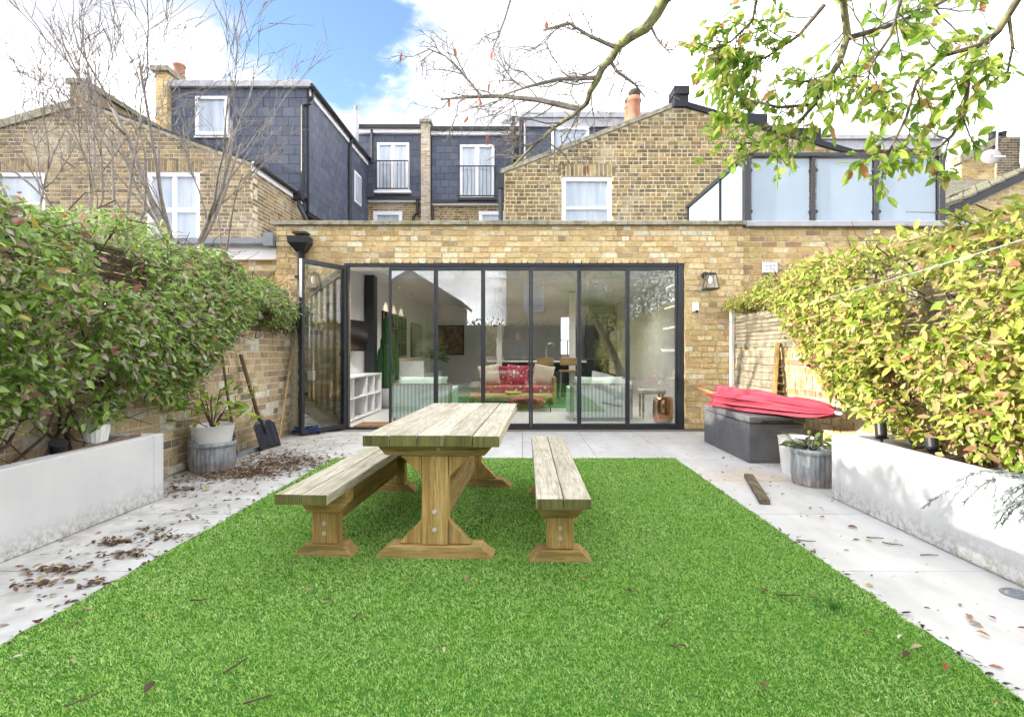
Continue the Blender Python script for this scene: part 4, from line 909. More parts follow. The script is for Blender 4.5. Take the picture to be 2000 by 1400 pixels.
def hedge_right():
    g = np.random.default_rng(12); X0 = 3.06
    t = thing('yellow_climber', 'sunlit yellow-green climber with reddish leaves over the right fence', 'climber', (X0, 4, .4))
    def zt(y): return np.interp(y, [-3,2.2,3.1,4.4,5.0,5.9,6.6,7.2,7.7], [2.1,2.0,1.97,2.03,2.05,2.02,1.95,1.86,1.84]) + .05*np.sin(y*6+1)+.035*np.sin(y*15)
    def zl(y): return np.interp(y, [-3,2.2,3.2,3.9,4.4,4.75,5.1,5.4,5.75,6.2,6.8,7.7], [.42,.45,.46,.50,.58,.68,.95,1.10,1.42,1.66,1.72,1.74])
    def bul(y): return np.interp(y, [-3,3.0,4.2,5.2,6.2,7.7], [.52,.50,.46,.36,.22,.10])
    y = np.concatenate([g.uniform(2.2, 7.68, 28000), g.uniform(4.2, 7.68, 3500), g.uniform(-3, 2.2, 3000)]); k = len(y)
    f = g.random(k)**1.0; z = zl(y)+(zt(y)-zl(y))*f; prof = .45+.55*np.sin(np.clip(f,0,1)*np.pi*.9+.2); fr = bul(y)*prof
    x = X0 - fr*(1-.5*g.random(k)**2) + .04*g.standard_normal(k)
    over = g.random(k) < np.where(f > .7, .4, 0); x = np.where(over, X0+.35*g.random(k)-.3*fr*g.random(k), x); z = np.where(over, zt(y)-.2*g.random(k)**1.5, z)
    c = clump(x+2, y, z, 3.1); keep = (c > -1.35) | over; keep &= ~((f < .12) & (c < .0) & (g.random(k) < .5)); keep &= ~((y > 5.9) & (c < .1) & ~over & (g.random(k) < .5))
    x, y, z, f, over = x[keep], y[keep], z[keep], f[keep], over[keep]; k = len(x)
    P = np.stack([x, y, z], 1); D = g.standard_normal((k,3))*.75 + np.array([-.5,-.1,-.35]); D[over] += np.array([.2,0,.7])
    Nn = g.standard_normal((k,3))*.45 + np.array([-.7,-.2,.7]); sz = (.032+.07*g.random(k)**1.4)*np.where(y > 5.4, .75, 1.0)
    put_leaves(t, P, D, Nn, sz, M['vine'], 300)
    st = MB()
    for i in range(26):
        y0 = g.uniform(1.8, 4.0); p = [Vector((X0-.06-.12*g.random(), y0, .42))]
        for j in range(8): p.append(p[-1]+Vector((g.normal(0,.02)+.004, g.normal(.03,.08), .15*g.uniform(.5,1.2))))
        st.tube(p, [.013*(1-.09*j) for j in range(9)], 5)
    for i in range(260):
        y0 = g.uniform(2.3, 6.8); z0 = g.uniform(zl(y0), zt(y0)); p = [Vector((X0-.06, y0, z0))]
        for j in range(4): p.append(p[-1]+Vector((-bul(y0)*.22*g.uniform(.4,1.2), g.normal(0,.08), g.normal(0,.06))))
        st.tube(p, [.006,.005,.004,.003,.002], 4)
    st.build('stem', M['vinestem'], t)
hedge_right()

# ------------------------------------------------------------------ picnic table and benches
def trap(b, x0, x1, x0b, x1b, y0, y1, z0, z1):   # trapezoid: narrower top (x0..x1 at top, x0b..x1b at bottom)
    b.prism([(x0b,y0,z0),(x1b,y0,z0),(x1,y0,z1),(x0,y0,z1)], (0,y1-y0,0)); return b
def end_caps(plank, x0, x1, y, z0, z1):           # mossy sawn end
    bx('end_grain', M['plank_end'], plank, x0+.002, x1-.002, y-.003, y, z0+.002, z1-.002)
def make_table():
    t = thing('picnic_table', 'weathered timber garden table with five planks and braced legs', 'table')
    Ln, Wd, H, th = 1.79, .724, .69, .059; n = 5; w = Wd/n
    for i in range(n):
        x0 = -Wd/2+i*w+.0025; x1 = x0+w-.005; dz = rnd.uniform(-.002,.002)
        p = bx('plank', M['plank'], t, x0, x1, rnd.uniform(-.004,.004), Ln+rnd.uniform(-.006,.006), H-th+dz, H+dz, bevel=.005); end_caps(p, x0, x1, -.0045, H-th+dz, H+dz)
    for k, y in enumerate((.10, Ln-.10-.07)):
        y1 = y+.07
        o = trap(MB(), .30, -.30, -.31, .31, y, y1, H-th-.065, H-th-.002); 
        b = MB(); b.prism([(-.27,y,H-th-.066),(.27,y,H-th-.066),(.325,y,H-th-.004),(-.325,y,H-th-.004)], (0,.07,0)); ob = b.build('bearer', M['pine_x'], t, bevel=.004)
        MB().tube([(.02,y-.006,H-th-.03),(.02,y+.001,H-th-.03)], .011, 10).build('bolt', M['bolt'], ob)
        c = bx('column', M['pine_z'], t, -.072, .072, y-.0, y1+.02, .082, H-th-.068, bevel=.005)
        for z in (.165, .262): MB().tube([(0,y-.008,z),(0,y+.001,z)], .012, 10).build('bolt', M['bolt'], c)
        b = MB(); b.prism([(-.32,y-.02,.003),(.32,y-.02,.003),(.32,y-.02,.022),(.25,y-.02,.080),(-.25,y-.02,.080),(-.32,y-.02,.022)], (0,.12,0)); b.build('foot', M['pine_x'], t, bevel=.005)
        for s in (-1, 1):
            b = MB(); b.prism([(s*.074,y+.012,.084),(s*.20,y+.012,.084),(s*.074,y+.012,.215)], (0,.05,0)); b.build('brace', M['pine_z'], t, bevel=.003)
            b = MB(); zt_ = H-th-.070; b.prism([(s*.074,y+.012,zt_),(s*.19,y+.012,zt_),(s*.074,y+.012,zt_-.115)], (0,.05,0)); b.build('brace', M['pine_z'], t, bevel=.003)
    bx('stretcher', M['pine_y'], t, -.025, .025, .195, Ln-.195, .15, .335, bevel=.005)
    return t
tb = make_table(); tb.location = (-.4775, 2.78, 0); tb.rotation_euler = (0,0,R(-2.3))
def make_bench(label):
    t = thing('bench', label, 'bench', group='benches at the picnic table')
    Ln, Wd, H, th = 1.95, .268, .42, .053
    for i in range(2):
        x0 = -Wd/2+i*Wd/2+.002; x1 = x0+Wd/2-.004; p = bx('plank', M['plank'], t, x0, x1, rnd.uniform(-.004,.004), Ln, H-th, H+rnd.uniform(-.002,.002), bevel=.005); end_caps(p, x0, x1, -.0045, H-th, H)
    for y in (.27, Ln-.27-.07):
        b = MB(); b.prism([(-.092,y-.008,H-th-.118),(.092,y-.008,H-th-.118),(.128,y-.008,H-th-.07),(.128,y-.008,H-th-.003),(-.128,y-.008,H-th-.003),(-.128,y-.008,H-th-.07)], (0,.10,0)); b.build('bearer', M['pine_x'], t, bevel=.004)
        c = bx('column', M['pine_z'], t, -.072, .072, y, y+.085, .078, H-th-.12, bevel=.005)
        for z in (.135, .19): MB().tube([(0,y-.008,z),(0,y+.001,z)], .011, 10).build('bolt', M['bolt'], c)
        b = MB(); b.prism([(-.165,y-.02,.003),(.165,y-.02,.003),(.165,y-.02,.02),(.105,y-.02,.076),(-.105,y-.02,.076),(-.165,y-.02,.02)], (0,.12,0)); b.build('foot', M['pine_x'], t, bevel=.005)
    bx('stretcher', M['pine_y'], t, -.022, .022, .36, Ln-.36, .155, .30, bevel=.004)
    return t
b1_ = make_bench('two-plank timber bench on the left side of the picnic table'); b1_.location = (-1.096, 2.64, 0); b1_.rotation_euler = (0,0,R(-3.0))
b2_ = dup(b1_, (.20, 2.56, 0), R(-.3), 'two-plank timber bench on the right side of the picnic table')

# ------------------------------------------------------------------ wicker box and parasol
def wicker():
    m = Mat('grey wicker', .55, .4); v = m.world()
    w1 = m.n('ShaderNodeTexWave', wave_type='BANDS', bands_direction='Z'); w1.inputs['Scale'].default_value = 20; m.l(v, w1.inputs['Vector'])
    ck = m.n('ShaderNodeTexChecker'); ck.inputs['Scale'].default_value = 55; m.l(v, ck.inputs['Vector'])
    h = m.n('ShaderNodeMath', operation='ADD'); m.l(w1.outputs['Fac'], h.inputs[0]); m.l(ck.outputs['Fac'], h.inputs[1])
    c = m.ramp(m.noise(v, 4, 5), [(.3,(.12,.123,.135)),(.7,(.19,.193,.205))]); c = m.mix(m.mul(ck.outputs['Fac'], .3), c, (.05,.05,.055)); m.col(c); m.bump(h.outputs[0], .8, .006); return m.m
M['wicker'] = wicker()
wx = thing('wicker_box', 'dark grey wicker storage box under the folded pink parasol', 'storage box', (2.58, 6.1, 0))
bx('body', M['wicker'], wx, 2.30, 2.86, 5.40, 6.74, .004, .40, bevel=.012)
bx('lid', M['wicker'], wx, 2.29, 2.87, 5.385, 6.755, .408, .475, bevel=.012)
bx('handle_slot', M['black'], wx, 2.42, 2.74, 5.378, 5.384, .415, .437)
def parasol():
    t = thing('folded_parasol', 'folded pink parasol with wooden pole lying on the wicker box', 'parasol', (2.6, 5.5, .5))
    m = Mat('pink parasol fabric', .8, .15); v = m.world(); c = m.ramp(m.noise(v, 5, 4), [(.3,(.44,.065,.10)),(.7,(.52,.095,.14))]); m.col(c); m.bump(m.noise(v, 18, 4), .25, .01)
    tl = m.n('ShaderNodeBsdfTranslucent'); m.l(c, tl.inputs[0]); mx_ = m.n('ShaderNodeMixShader'); mx_.inputs[0].default_value = .2; m.l(m.b.outputs[0], mx_.inputs[1]); m.l(tl.outputs[0], mx_.inputs[2]); m.l(mx_.outputs[0], m.out.inputs[0])
    A = Vector((2.44,6.32,.575)); B = Vector((2.80,4.72,.585)); ax = (B-A).normalized(); side = ax.cross(Vector((0,0,1))).normalized(); up = side.cross(ax)
    n, k = 144, 40; vs = []; g = random.Random(4)
    for i in range(k):
        s = i/(k-1)
        for j in range(n):
            th_ = 2*math.pi*j/n; ph = 1.2*s
            r = np.interp(s, [0,.15,.5,.8,.93,1.0], [1.0,.98,.86,.66,.50,.08])
            fold = .88+.40*(abs(math.cos(4.5*th_+ph*.6+.5*math.sin(5*s)))**1.1-.35)*(1-.2*s)+.16*math.cos(13*th_+3*s+1)+.05*math.sin(5*th_+14*s)
            w_, h_ = .21, .12
            o_ = (math.cos(th_)*w_*r*fold, math.sin(th_)*h_*r*fold)
            hem = .13*math.cos(7*th_+.5)*max(0, 1-s*5)
            wob = .02*math.sin(9*s+2*th_)
            vs.append(A+ax*((B-A).length*s+hem-.02)+side*(o_[0]+wob)+up*(max(o_[1], -.095+.03*s)))
    fs = [(i*n+j, i*n+(j+1)%n, (i+1)*n+(j+1)%n, (i+1)*n+j) for i in range(k-1) for j in range(n)]
    MB().add(vs, fs).build('canopy', m.m, t, True)
    MB().tube([A+ax*.1, A-ax*.15+Vector((0,0,.02)), A-ax*.68+Vector((0,0,.10))], .019, 10).build('pole', M['orangewood'], t, True)
    MB().tube([B-ax*.03, B+ax*.03, B+ax*.05], [.016,.016,.008], 10).build('finial', M['white'], t, True)
    MB().lathe([(.028,-.02),(.034,0),(.028,.03)], A-ax*.10+Vector((0,0,.01)), 12).build('runner', M['white'], t)
parasol()

# ------------------------------------------------------------------ pots, tools, fittings
def galv_mat():
    m = Mat('galvanised steel', .45, .4, .35); v = m.world((1,1,.25)); c = m.ramp(m.noise(v, 14, 6, .65), [(.3,(.13,.14,.16)),(.5,(.27,.29,.32)),(.72,(.48,.50,.53))])
    g = m.n('ShaderNodeNewGeometry'); sp = m.n('ShaderNodeSeparateXYZ'); m.l(g.outputs['Position'], sp.inputs[0]); mr_ = m.n('ShaderNodeMapRange'); mr_.inputs['From Min'].default_value = .0; mr_.inputs['From Max'].default_value = .12; mr_.inputs['To Min'].default_value = .9; mr_.inputs['To Max'].default_value = 0; m.l(sp.outputs[2], mr_.inputs[0])
    k_ = m.n('ShaderNodeMath', operation='MULTIPLY'); m.l(mr_.outputs[0], k_.inputs[0]); m.l(m.ramp(m.noise(m.world(), 20, 6, .7), [(.4,(0,)*3),(.6,(1,)*3)]), k_.inputs[1])
    c = m.mix(k_.outputs[0], c, (.28,.14,.05)); m.col(c); return m.m
M['galv'] = galv_mat()
def pot_plant(parent, c, n, spread, h, mat, size, seed, limit=40):
    g = np.random.default_rng(seed); th_ = g.uniform(0, 2*np.pi, n); rr = spread*g.random(n)**.5; z = h*g.random(n)**.8
    P = np.stack([c[0]+rr*np.cos(th_), c[1]+rr*np.sin(th_), c[2]+z], 1); D = np.stack([np.cos(th_), np.sin(th_), g.normal(.0,.5,n)], 1); Nn = np.stack([g.normal(0,.4,n), g.normal(0,.4,n), np.ones(n)], 1)
    put_leaves(parent, P, D, Nn, g.uniform(.6,1.25,n)*size, mat, limit)
    s = MB()
    for i in range(0, n, max(1, n//14)): s.tube([Vector((c[0],c[1],c[2]-.05)), Vector(P[i]).lerp(Vector((c[0],c[1],c[2]+z[i]*.8)), .5), Vector(P[i])], [.006,.004,.002], 5)
    s.build('stem', M['vinestem'], parent)
def tub(label, x, y, r, h, plant=None):
    t = thing('metal_tub', label, 'tub', (x, y, 0))
    MB().lathe([(r*.93,.002),(r*.95,.03),(r,.10),(r*.99,h-.05)], (x,y,0), 64, rib=.022).build('ribbed_body', M['galv'], t)
    MB().lathe([(r*1.0,h-.05),(r*1.05,h-.045),(r*1.05,h),(r*.98,h),(r*.96,h-.06)], (x,y,0), 40, cap=False).build('rim', M['galv'], t, True)
    MB().lathe([(.01,h-.07),(r*.97,h-.075)], (x,y,0), 24, cap=False).build('soil', M['soil'], t)
    return t
tub('paint-streaked ribbed metal tub under the white pot by the left wall', -2.98, 5.12, .20, .275)
wpot = thing('plant_pot', 'white round pot with bright leafy plant on the left metal tub', 'plant pot', (-2.98, 5.12, .205))
MB().lathe([(.155,.205),(.165,.26),(.192,.425),(.197,.43),(.185,.43),(.17,.36)], (-2.98,5.12,0), 32, cap=False).build('pot', M['white'], wpot, True)
MB().lathe([(.01,.365),(.178,.37)], (-2.98,5.12,0), 20, cap=False).build('soil', M['soil'], wpot)
em = MB()                               # heart-shaped wire emblem on the pot
for s in (-1,1): em.tube([Vector((-3.06+s*a*.9, 5.12-.19+ .002, .315+b)) for a, b in ((0,-.045),(.03,-.01),(.035,.02),(.02,.038),(0,.022))], .003, 5)
em.build('emblem', M['grey_metal'], wpot)
pot_plant(wpot, (-2.98,5.12,.43), 95, .34, .36, M['potleaf'], .13, 21)
sp_ = thing('plant_pot', 'small ribbed white pot standing on the left planter', 'plant pot', (-2.98, 3.72, .43))
MB().lathe([(.055,.43),(.062,.48),(.085,.62),(.088,.625),(.075,.625)], (-2.98,3.72,0), 36, rib=.04).build('pot', M['white'], sp_)
tub('rust-footed ribbed metal tub beside the right planter', 2.50, 4.56, .178, .31)
pot_plant(thing('leafy_plant', 'grey-green leafy plant in the rusty right tub', 'plant', (2.50, 4.56, .24)), (2.50,4.62,.29), 46, .17, .11, leaf_mat('sage leaf', [(0,(.12,.20,.07)),(1,(.28,.37,.16))]), .10, 22, 20)
p3 = thing('plant_pot', 'plain white pot tucked behind the rusty metal tub', 'plant pot', (2.55, 4.95, 0))
MB().lathe([(.12,.002),(.13,.05),(.158,.335),(.163,.34),(.15,.34),(.14,.28)], (2.55,4.95,0), 28, cap=False).build('pot', M['white'], p3, True); MB().lathe([(.01,.28),(.145,.285)], (2.55,4.95,0), 16, cap=False).build('soil', M['soil'], p3)
# tools leaning on the left wall
def at_left(px, py, X): Y = X*FP/(px-1020); return Vector((X, Y, CH+(689-py)*Y/FP))
br_ = thing('squeegee', 'thin-handled floor squeegee leaning on the left brick wall', 'squeegee', (-3.0, 5.6, 0))
h0, h1 = at_left(430, 670, -3.205), at_left(462, 882, -3.03); h1.z = .03
MB().tube([h0, h1], .014, 8).build('handle', M['handle'], br_, True)
MB().bar((-3.05,5.35,.025), (-3.02,6.28,.025), .035, .045).build('blade', M['grey_metal'], br_)
shv = thing('snow_shovel', 'black plastic snow shovel leaning on the left brick wall', 'shovel', (-2.95, 6.2, 0))
s0, s1 = at_left(470, 692, -3.19), at_left(507, 822, -3.03)
MB().tube([s0, s1], .021, 10).build('handle', M['handle'], shv, True)
sv = []; sf = []; nu, nv = 13, 8; s2 = Vector((-2.95, s1.y+.03, .012)); dn = (s2-s1); rt = Vector((.20,.98,0)).normalized(); on = Vector((.96,-.2,.2)).normalized()
for j in range(nv):
    for i in range(nu):
        u = (i/(nu-1)-.5)*2; f = j/(nv-1); wdt = .175*min(1, .62+.5*f**.5+.2*(f>0)); 
        sv.append(s1+dn*f+rt*u*wdt*1.02+on*(.035*abs(u)**2.5+.010*math.cos(u*math.pi*4)+.03*(1-f)*(1-abs(u))))
sf = [(j*nu+i, j*nu+i+1, (j+1)*nu+i+1, (j+1)*nu+i) for j in range(nv-1) for i in range(nu-1)]
o = MB().add(sv, sf).build('blade', plain('black plastic', (.02,.022,.035), .4, .45), shv, True); md = o.modifiers.new('solid', 'SOLIDIFY'); md.thickness = .012
MB().tube([s1-dn*.02+on*.03, s1+dn*.45+on*.035], [.03,.02], 8).build('socket', M['black'], shv, True)
pl = thing('pole', 'pale thin pole propped in the corner by the drainpipe', 'pole', (-3.1, 7.1, 0))
MB().tube([Vector((-3.2,7.42,1.17)), Vector((-3.1,6.78,.01))], .012, 8).build('rod', M['oak'], pl)
hs = thing('blue_hose', 'dark blue coiled hose at the foot of the drainpipe', 'hose', (-3.0, 7.4, 0))
hp = [Vector((-2.98+.17*math.cos(a*.9)+.02*math.sin(a*3), 7.35+.14*math.sin(a*.9), .02+.006*a)) for a in np.linspace(0, 16, 70)]
MB().tube(hp, .012, 6).build('coil', plain('blue hose', (.01,.03,.13), .4), hs, True)
wpst = bx('timber_post', M['slat'], None, -3.235, -3.165, 7.42, 7.50, 0.003, 1.52, bevel=.01); tag(wpst, 'grey timber post against the left wall beside the drainpipe', 'post')
dp_ = thing('drainpipe', 'black drainpipe with square hopper at the extension corner', 'drainpipe', (-3.24, 7.72, 0))
dx, dy = (587-1020)*7.72/FP, 7.735
MB().tube([(dx,dy,.02),(dx,dy,2.60)], .052, 14).build('pipe', M['black'], dp_, True)
h = MB(); hz0, hz1, hz2 = 2.58, 2.70, 2.79
def ring(w, d, z): return [(dx-w,FY-.02-d,z),(dx+w,FY-.02-d,z),(dx+w,FY-.012,z),(dx-w,FY-.012,z)]
h.add(ring(.055,.11,hz0)+ring(.14,.20,hz1)+ring(.145,.21,hz2), [(0,1,5,4),(1,2,6,5),(2,3,7,6),(3,0,4,7),(4,5,9,8),(5,6,10,9),(6,7,11,10),(7,4,8,11),(0,3,2,1)]); h.build('hopper', M['black'], dp_)
bx('outlet', M['black'], dp_, dx-.10, dx+.10, FY-.16, FY-.002, 2.84, 2.87)
for z in (.5, 1.4, 2.2): bx('bracket', M['black'], dp_, dx-.07, dx+.07, dy-.056, FY-.005, z, z+.04)
sb_ = bx('socket_box', M['white'], None, -3.13, -3.02, 7.72, 7.80, .72, .86, bevel=.01); tag(sb_, 'white weatherproof socket box behind the open door', 'socket box')
def lantern(px_, label):
    c = W(px_, 548, FY-.10); t = thing('wall_lantern', label, 'lantern', (c.x, FY-.1, c.z), 'lanterns beside the glass doors')
    x, y, z = c.x, FY-.14, c.z
    MB().tube([(x-.03,FY-.002,z+.085),(x-.03,FY-.03,z+.085)], .055, 14).build('wall_plate', M['black'], t); MB().tube([(x-.03,FY-.03,z+.085),(x-.01,y,z+.10)], .016, 8).build('arm', M['black'], t)
    b = MB(); T_, B_, zt_, zb = .058, .092, z+.085, z-.125
    for sx_ in (-1,1):
        for sy_ in (-1,1): b.bar((x+sx_*T_,y+sy_*T_,zt_), (x+sx_*B_,y+sy_*B_,zb), .012, .012)
    for q, zz in ((T_,zt_),(B_,zb)):
        for s in (-1,1): b.bar((x-q,y+s*q,zz),(x+q,y+s*q,zz),.012,.014); b.bar((x+s*q,y-q,zz),(x+s*q,y+q,zz),.012,.014)
    b.box(x-T_,x+T_,y-T_,y+T_,zt_,zt_+.014); b.box(x-B_,x+B_,y-B_,y+B_,zb-.012,zb-.002); b.build('frame', M['black'], t)
    MB().add([(x+sx_*q,y+sy_*q,zz) for q, zz in ((T_-.004,zt_-.006),(B_-.004,zb+.006)) for sx_, sy_ in ((-1,-1),(1,-1),(1,1),(-1,1))], [(0,1,5,4),(1,2,6,5),(2,3,7,6),(3,0,4,7)]).build('glazing', M['glass_clear'], t)
    MB().lathe([(.008,0),(.022,.03),(.03,.07),(.02,.11),(.012,.13)], (x,y,z-.06), 12).build('bulb', M['white'], t, True)
lantern(1386, 'black glass wall lantern on the brickwork right of the doors'); lantern(614, 'black glass wall lantern on the brickwork behind the open door')
sn = thing('sensor_box', 'small white sensor box with cable right of the doors', 'sensor', W(1357, 600, FY-.04)); c = W(1357, 600, FY)
bx('case', M['white'], sn, c.x-.045, c.x+.045, FY-.07, FY-.004, c.z-.07, c.z+.07, bevel=.02)
MB().lathe([(.012,0),(.02,.015),(.02,.03)], (c.x+.01, FY-.075, c.z-.085), 10).build('sensor_eye', M['black'], sn)
wlne = thing('washing_line', 'thin white washing line from the extension across the right climber', 'washing line', (2.6, 5, 1.6))
la, lb_, lc = Vector((c.x+.02, FY-.05, c.z-.07)), Vector((3.0, 7.62, 1.56)), Vector((2.30, 2.25, 1.655))
lp = [la, la.lerp(lb_, .5)-Vector((0,0,.03)), lb_]+[lb_.lerp(lc, t_)-Vector((0,0,.12*4*t_*(1-t_)*.25)) for t_ in np.linspace(.04, 1, 24)]
MB().tube(lp, .0032, 5).build('rope', M['lead'], wlne)
for i, (px_, py_, Xq) in enumerate(((1722, 855, 2.62), (1822, 890, 2.60))):
    Yq = Xq*FP/(px_-1020); z = .50
    t = thing('garden_spotlight', ('larger' if i == 0 else 'smaller')+' black garden spotlight in the right planter', 'spotlight', (Xq, Yq, .42))
    MB().tube([(Xq,Yq,.42),(Xq,Yq,.50)], .012, 6).build('spike', M['black'], t); MB().tube([(Xq,Yq,.50),(Xq+.004,Yq+.01,.515),(Xq+.012,Yq+.03,.60-.03*i)], [.028,.038,.038], 16).build('lamp_head', M['black'], t); MB().bar((Xq-.045,Yq,.50),(Xq+.045,Yq,.50),.02,.012).build('bracket', M['black'], t)
for i in range(2):
    Y_ = 3.35-i*.55; t = thing('garden_spotlight', ('farther' if i == 0 else 'nearer')+' black spotlight among stems in the left planter', 'spotlight', (-2.92, Y_, .42))
    MB().tube([(-2.92,Y_,.42),(-2.92,Y_,.50)], .010, 6).build('spike', M['black'], t); MB().tube([(-2.92,Y_,.50),(-2.90,Y_-.02,.56)], [.045,.05], 12).build('lamp_head', M['black'], t)
rk = thing('wooden_stick', 'long brown stick lying along the left planter top', 'stick', (-2.9, 3.5, .5)); MB().tube([(-2.86,3.05,.48),(-2.84,3.95,.515)], .014, 8).build('stick', M['handle'], rk)
sc_ = MB(); a, b = Vector((1.99,4.83,.02)), Vector((1.755,3.90,.02)); a = W(1462,932,0.0001) if 0 else Vector(((1462-1020)*4.78/FP,4.78,.02)); b = Vector(((1494-1020)*3.93/FP,3.93,.02))
sc_.bar(a, b, .075, .034); o = sc_.build('wood_offcut', M['oldwood'], bevel=.004); tag(o, 'weathered plank offcut lying on the right patio', 'plank')
dr = thing('ring_drain', 'round metal drain ring in the right patio by the planter', 'drain', (2.30, 2.46, 0)); dr.location = ((1985-1020)*2.475/FP, 2.475, 0)
MB().lathe([(.045,.002),(.048,.006),(.060,.006),(.062,.002)], (2.297,2.475,0), 24, cap=False).build('ring', M['grey_metal'], dr); MB().lathe([(.012,.002),(.014,.005),(.030,.005),(.032,.002)], (2.297,2.475,0), 20, cap=False).build('ring', M['grey_metal'], dr)
slv = thing('silver_shrub', 'feathery silver-grey plant spilling over the right planter edge', 'plant', (2.5, 2.5, .42))
g = np.random.default_rng(31); pts = []; dirs = []; stm = MB()
for i in range(46):
    a0 = Vector((2.52, 2.42+g.normal(0,.10), .47)); p = [a0]; d = Vector((-.6*g.random()-.15, g.normal(0,.5), .5*g.random()))
    for j in range(7):
        p.append(p[-1]+d*.065); d = d+Vector((0,0,-.17))
        for s in range(9): pts.append(p[-2].lerp(p[-1], s/9)); dirs.append(d+Vector((g.normal(0,.6),g.normal(0,.6),g.normal(0,.4))))
    stm.tube(p, [.003]*len(p), 4)
stm.build('stem', M['silverleaf'], slv); k = len(pts)
put_leaves(slv, np.array(pts), np.array(dirs), g.standard_normal((k,3)), g.uniform(.02,.042,k), M['silverleaf'], 0, wid=.6)
# ------------------------------------------------------------------ inside the room
def stripe_mat():
    m = Mat('mint striped fabric', .85, .15); w = m.n('ShaderNodeTexWave', wave_type='BANDS', bands_direction='X'); w.inputs['Scale'].default_value = 5.2
    t = m.n('ShaderNodeTexCoord'); m.l(t.outputs['Object'], w.inputs['Vector']); m.col(m.ramp(w.outputs['Fac'], [(.40,(.74,.76,.73)),(.55,(.30,.55,.50))])); return m.m
M['stripe'] = stripe_mat()
M['cream'] = plain('cream fabric', (.66,.58,.48), .9, .1, var=.08, scale=20)
M['brownfab'] = plain('tan cushion fabric', (.40,.21,.11), .9, .1, var=.2, scale=16)
M['pinkwall'] = plain('dusty pink upholstery', (.50,.33,.28), .9, .1, var=.08)
def red_mat():
    m = Mat('red patterned fabric', .9, .1); t = m.n('ShaderNodeTexCoord'); v = m.n('ShaderNodeTexVoronoi'); v.inputs['Scale'].default_value = 9; m.l(t.outputs['Object'], v.inputs['Vector'])
    c = m.ramp(v.outputs['Distance'], [(.22,(.70,.60,.55)),(.30,(.12,.10,.20)),(.38,(.50,.05,.11)),(.8,(.58,.14,.17))]); m.col(c); return m.m
M['redfab'] = red_mat()
def pillow(mb, c, w, h, d, rot):
    n = 10; vs = []; RM_ = rot; c = Vector(c)
    for side in (-1, 1):
        for i in range(n+1):
            for j in range(n+1):
                u, v = i/n*2-1, j/n*2-1; t = ((1-u**4)*(1-v**4))**.5; pin = 1-.07*(1-abs(u)**2)*abs(v)**4-.07*(1-abs(v)**2)*abs(u)**4
                vs.append(c+RM_ @ Vector((u*w/2*pin, side*d/2*t, v*h/2*pin)))
    N = (n+1)**2; fs = []
    for s in range(2):
        for i in range(n):
            for j in range(n):
                q = (s*N+i*(n+1)+j, s*N+(i+1)*(n+1)+j, s*N+(i+1)*(n+1)+j+1, s*N+i*(n+1)+j+1); fs.append(q if s == 0 else q[::-1])
    mb.add(vs, fs); return mb
def armchair(label, x, y):
    t = thing('armchair', label, 'armchair', group='striped armchairs inside the glass doors')
    w, d, h = 1.0, .85, .60
    bx('back_panel', M['stripe'], t, -w/2+.03, w/2-.03, .0, .12, .07, h, bevel=.02)
    for s in (-1, 1):
        bx('arm', M['stripe'], t, min(s*w/2, s*(w/2-.13)), max(s*w/2, s*(w/2-.13)), .10, d, .07, h-.06, bevel=.02); bx('arm_trim', M['oak'], t, min(s*w/2, s*(w/2-.03))+s*.006, max(s*w/2, s*(w/2-.03))+s*.006, -.01, .03, .05, h+.01)
    bx('top_trim', M['oak'], t, -w/2+.03, w/2-.03, -.008, .02, h+.002, h+.025)
    bx('seat', M['stripe'], t, -w/2+.13, w/2-.13, .12, d, .12, .36, bevel=.03)
    pillow(MB(), (0,.26,h-.05), .8, .36, .2, Matrix.Rotation(R(-14),3,'X')).build('cushion', plain('mint cushion', (.52,.66,.60), .9, .1), t, True)
    for sx_ in (-1,1):
        for sy_ in (.04, d-.08): bx('leg', M['oak'], t, sx_*(w/2-.06)-.02, sx_*(w/2-.06)+.02, sy_, sy_+.04, .012, .07)
    return t
a1 = armchair('mint striped armchair seen from behind on the left inside the doors', 0, 0); a1.location = (-1.64, 8.62, 0)
a2 = dup(a1, (1.28, 8.62, 0), 0, 'mint striped armchair seen from behind on the right inside the doors')
so = thing('sofa', 'oak framed sofa with red patterned fabric and cushions inside the room', 'sofa', (-.1, 11.4, 0))
bx('frame', M['oak'], so, -.92, .72, 11.2, 11.95, .16, .27, bevel=.01); bx('seat', M['redfab'], so, -.86, .66, 11.2, 11.9, .272, .42, bevel=.03); bx('backrest', M['redfab'], so, -.86, .66, 11.82, 12.0, .42, .82, bevel=.03)
for x in (-.92, .66): bx('arm', M['oak'], so, x, x+.06, 11.2, 11.95, .272, .60)
for x in (-.9, .64):
    for y in (11.22, 11.85): bx('leg', M['oak'], so, x, x+.05, y, y+.05, .012, .16)
for i, (x, mat, lab) in enumerate(((-.72,'cream','cream cushion at the left end of the red sofa'),(.46,'cream','cream cushion at the right end of the red sofa'),(-.10,'redfab','red patterned cushion in the middle of the sofa'))):
    o = pillow(MB(), (x, 11.62, .64), .46, .46, .16, Matrix.Rotation(R(-18),3,'X') @ Matrix.Rotation(R((-8, 10, 3)[i]),3,'Y')).build('cushion', M[mat], None, True); tag(o, lab, 'cushion')
ct = thing('coffee_table', 'low coffee table with thin black legs in front of the sofa', 'coffee table', (-.2, 10.2, 0)); bx('top', M['oak'], ct, -1.0, .56, 9.95, 10.6, .28, .32, bevel=.004)
for x in (-.98, .52):
    for y in (9.97, 10.56): bx('leg', M['black'], ct, x, x+.02, y, y+.02, .012, .28)
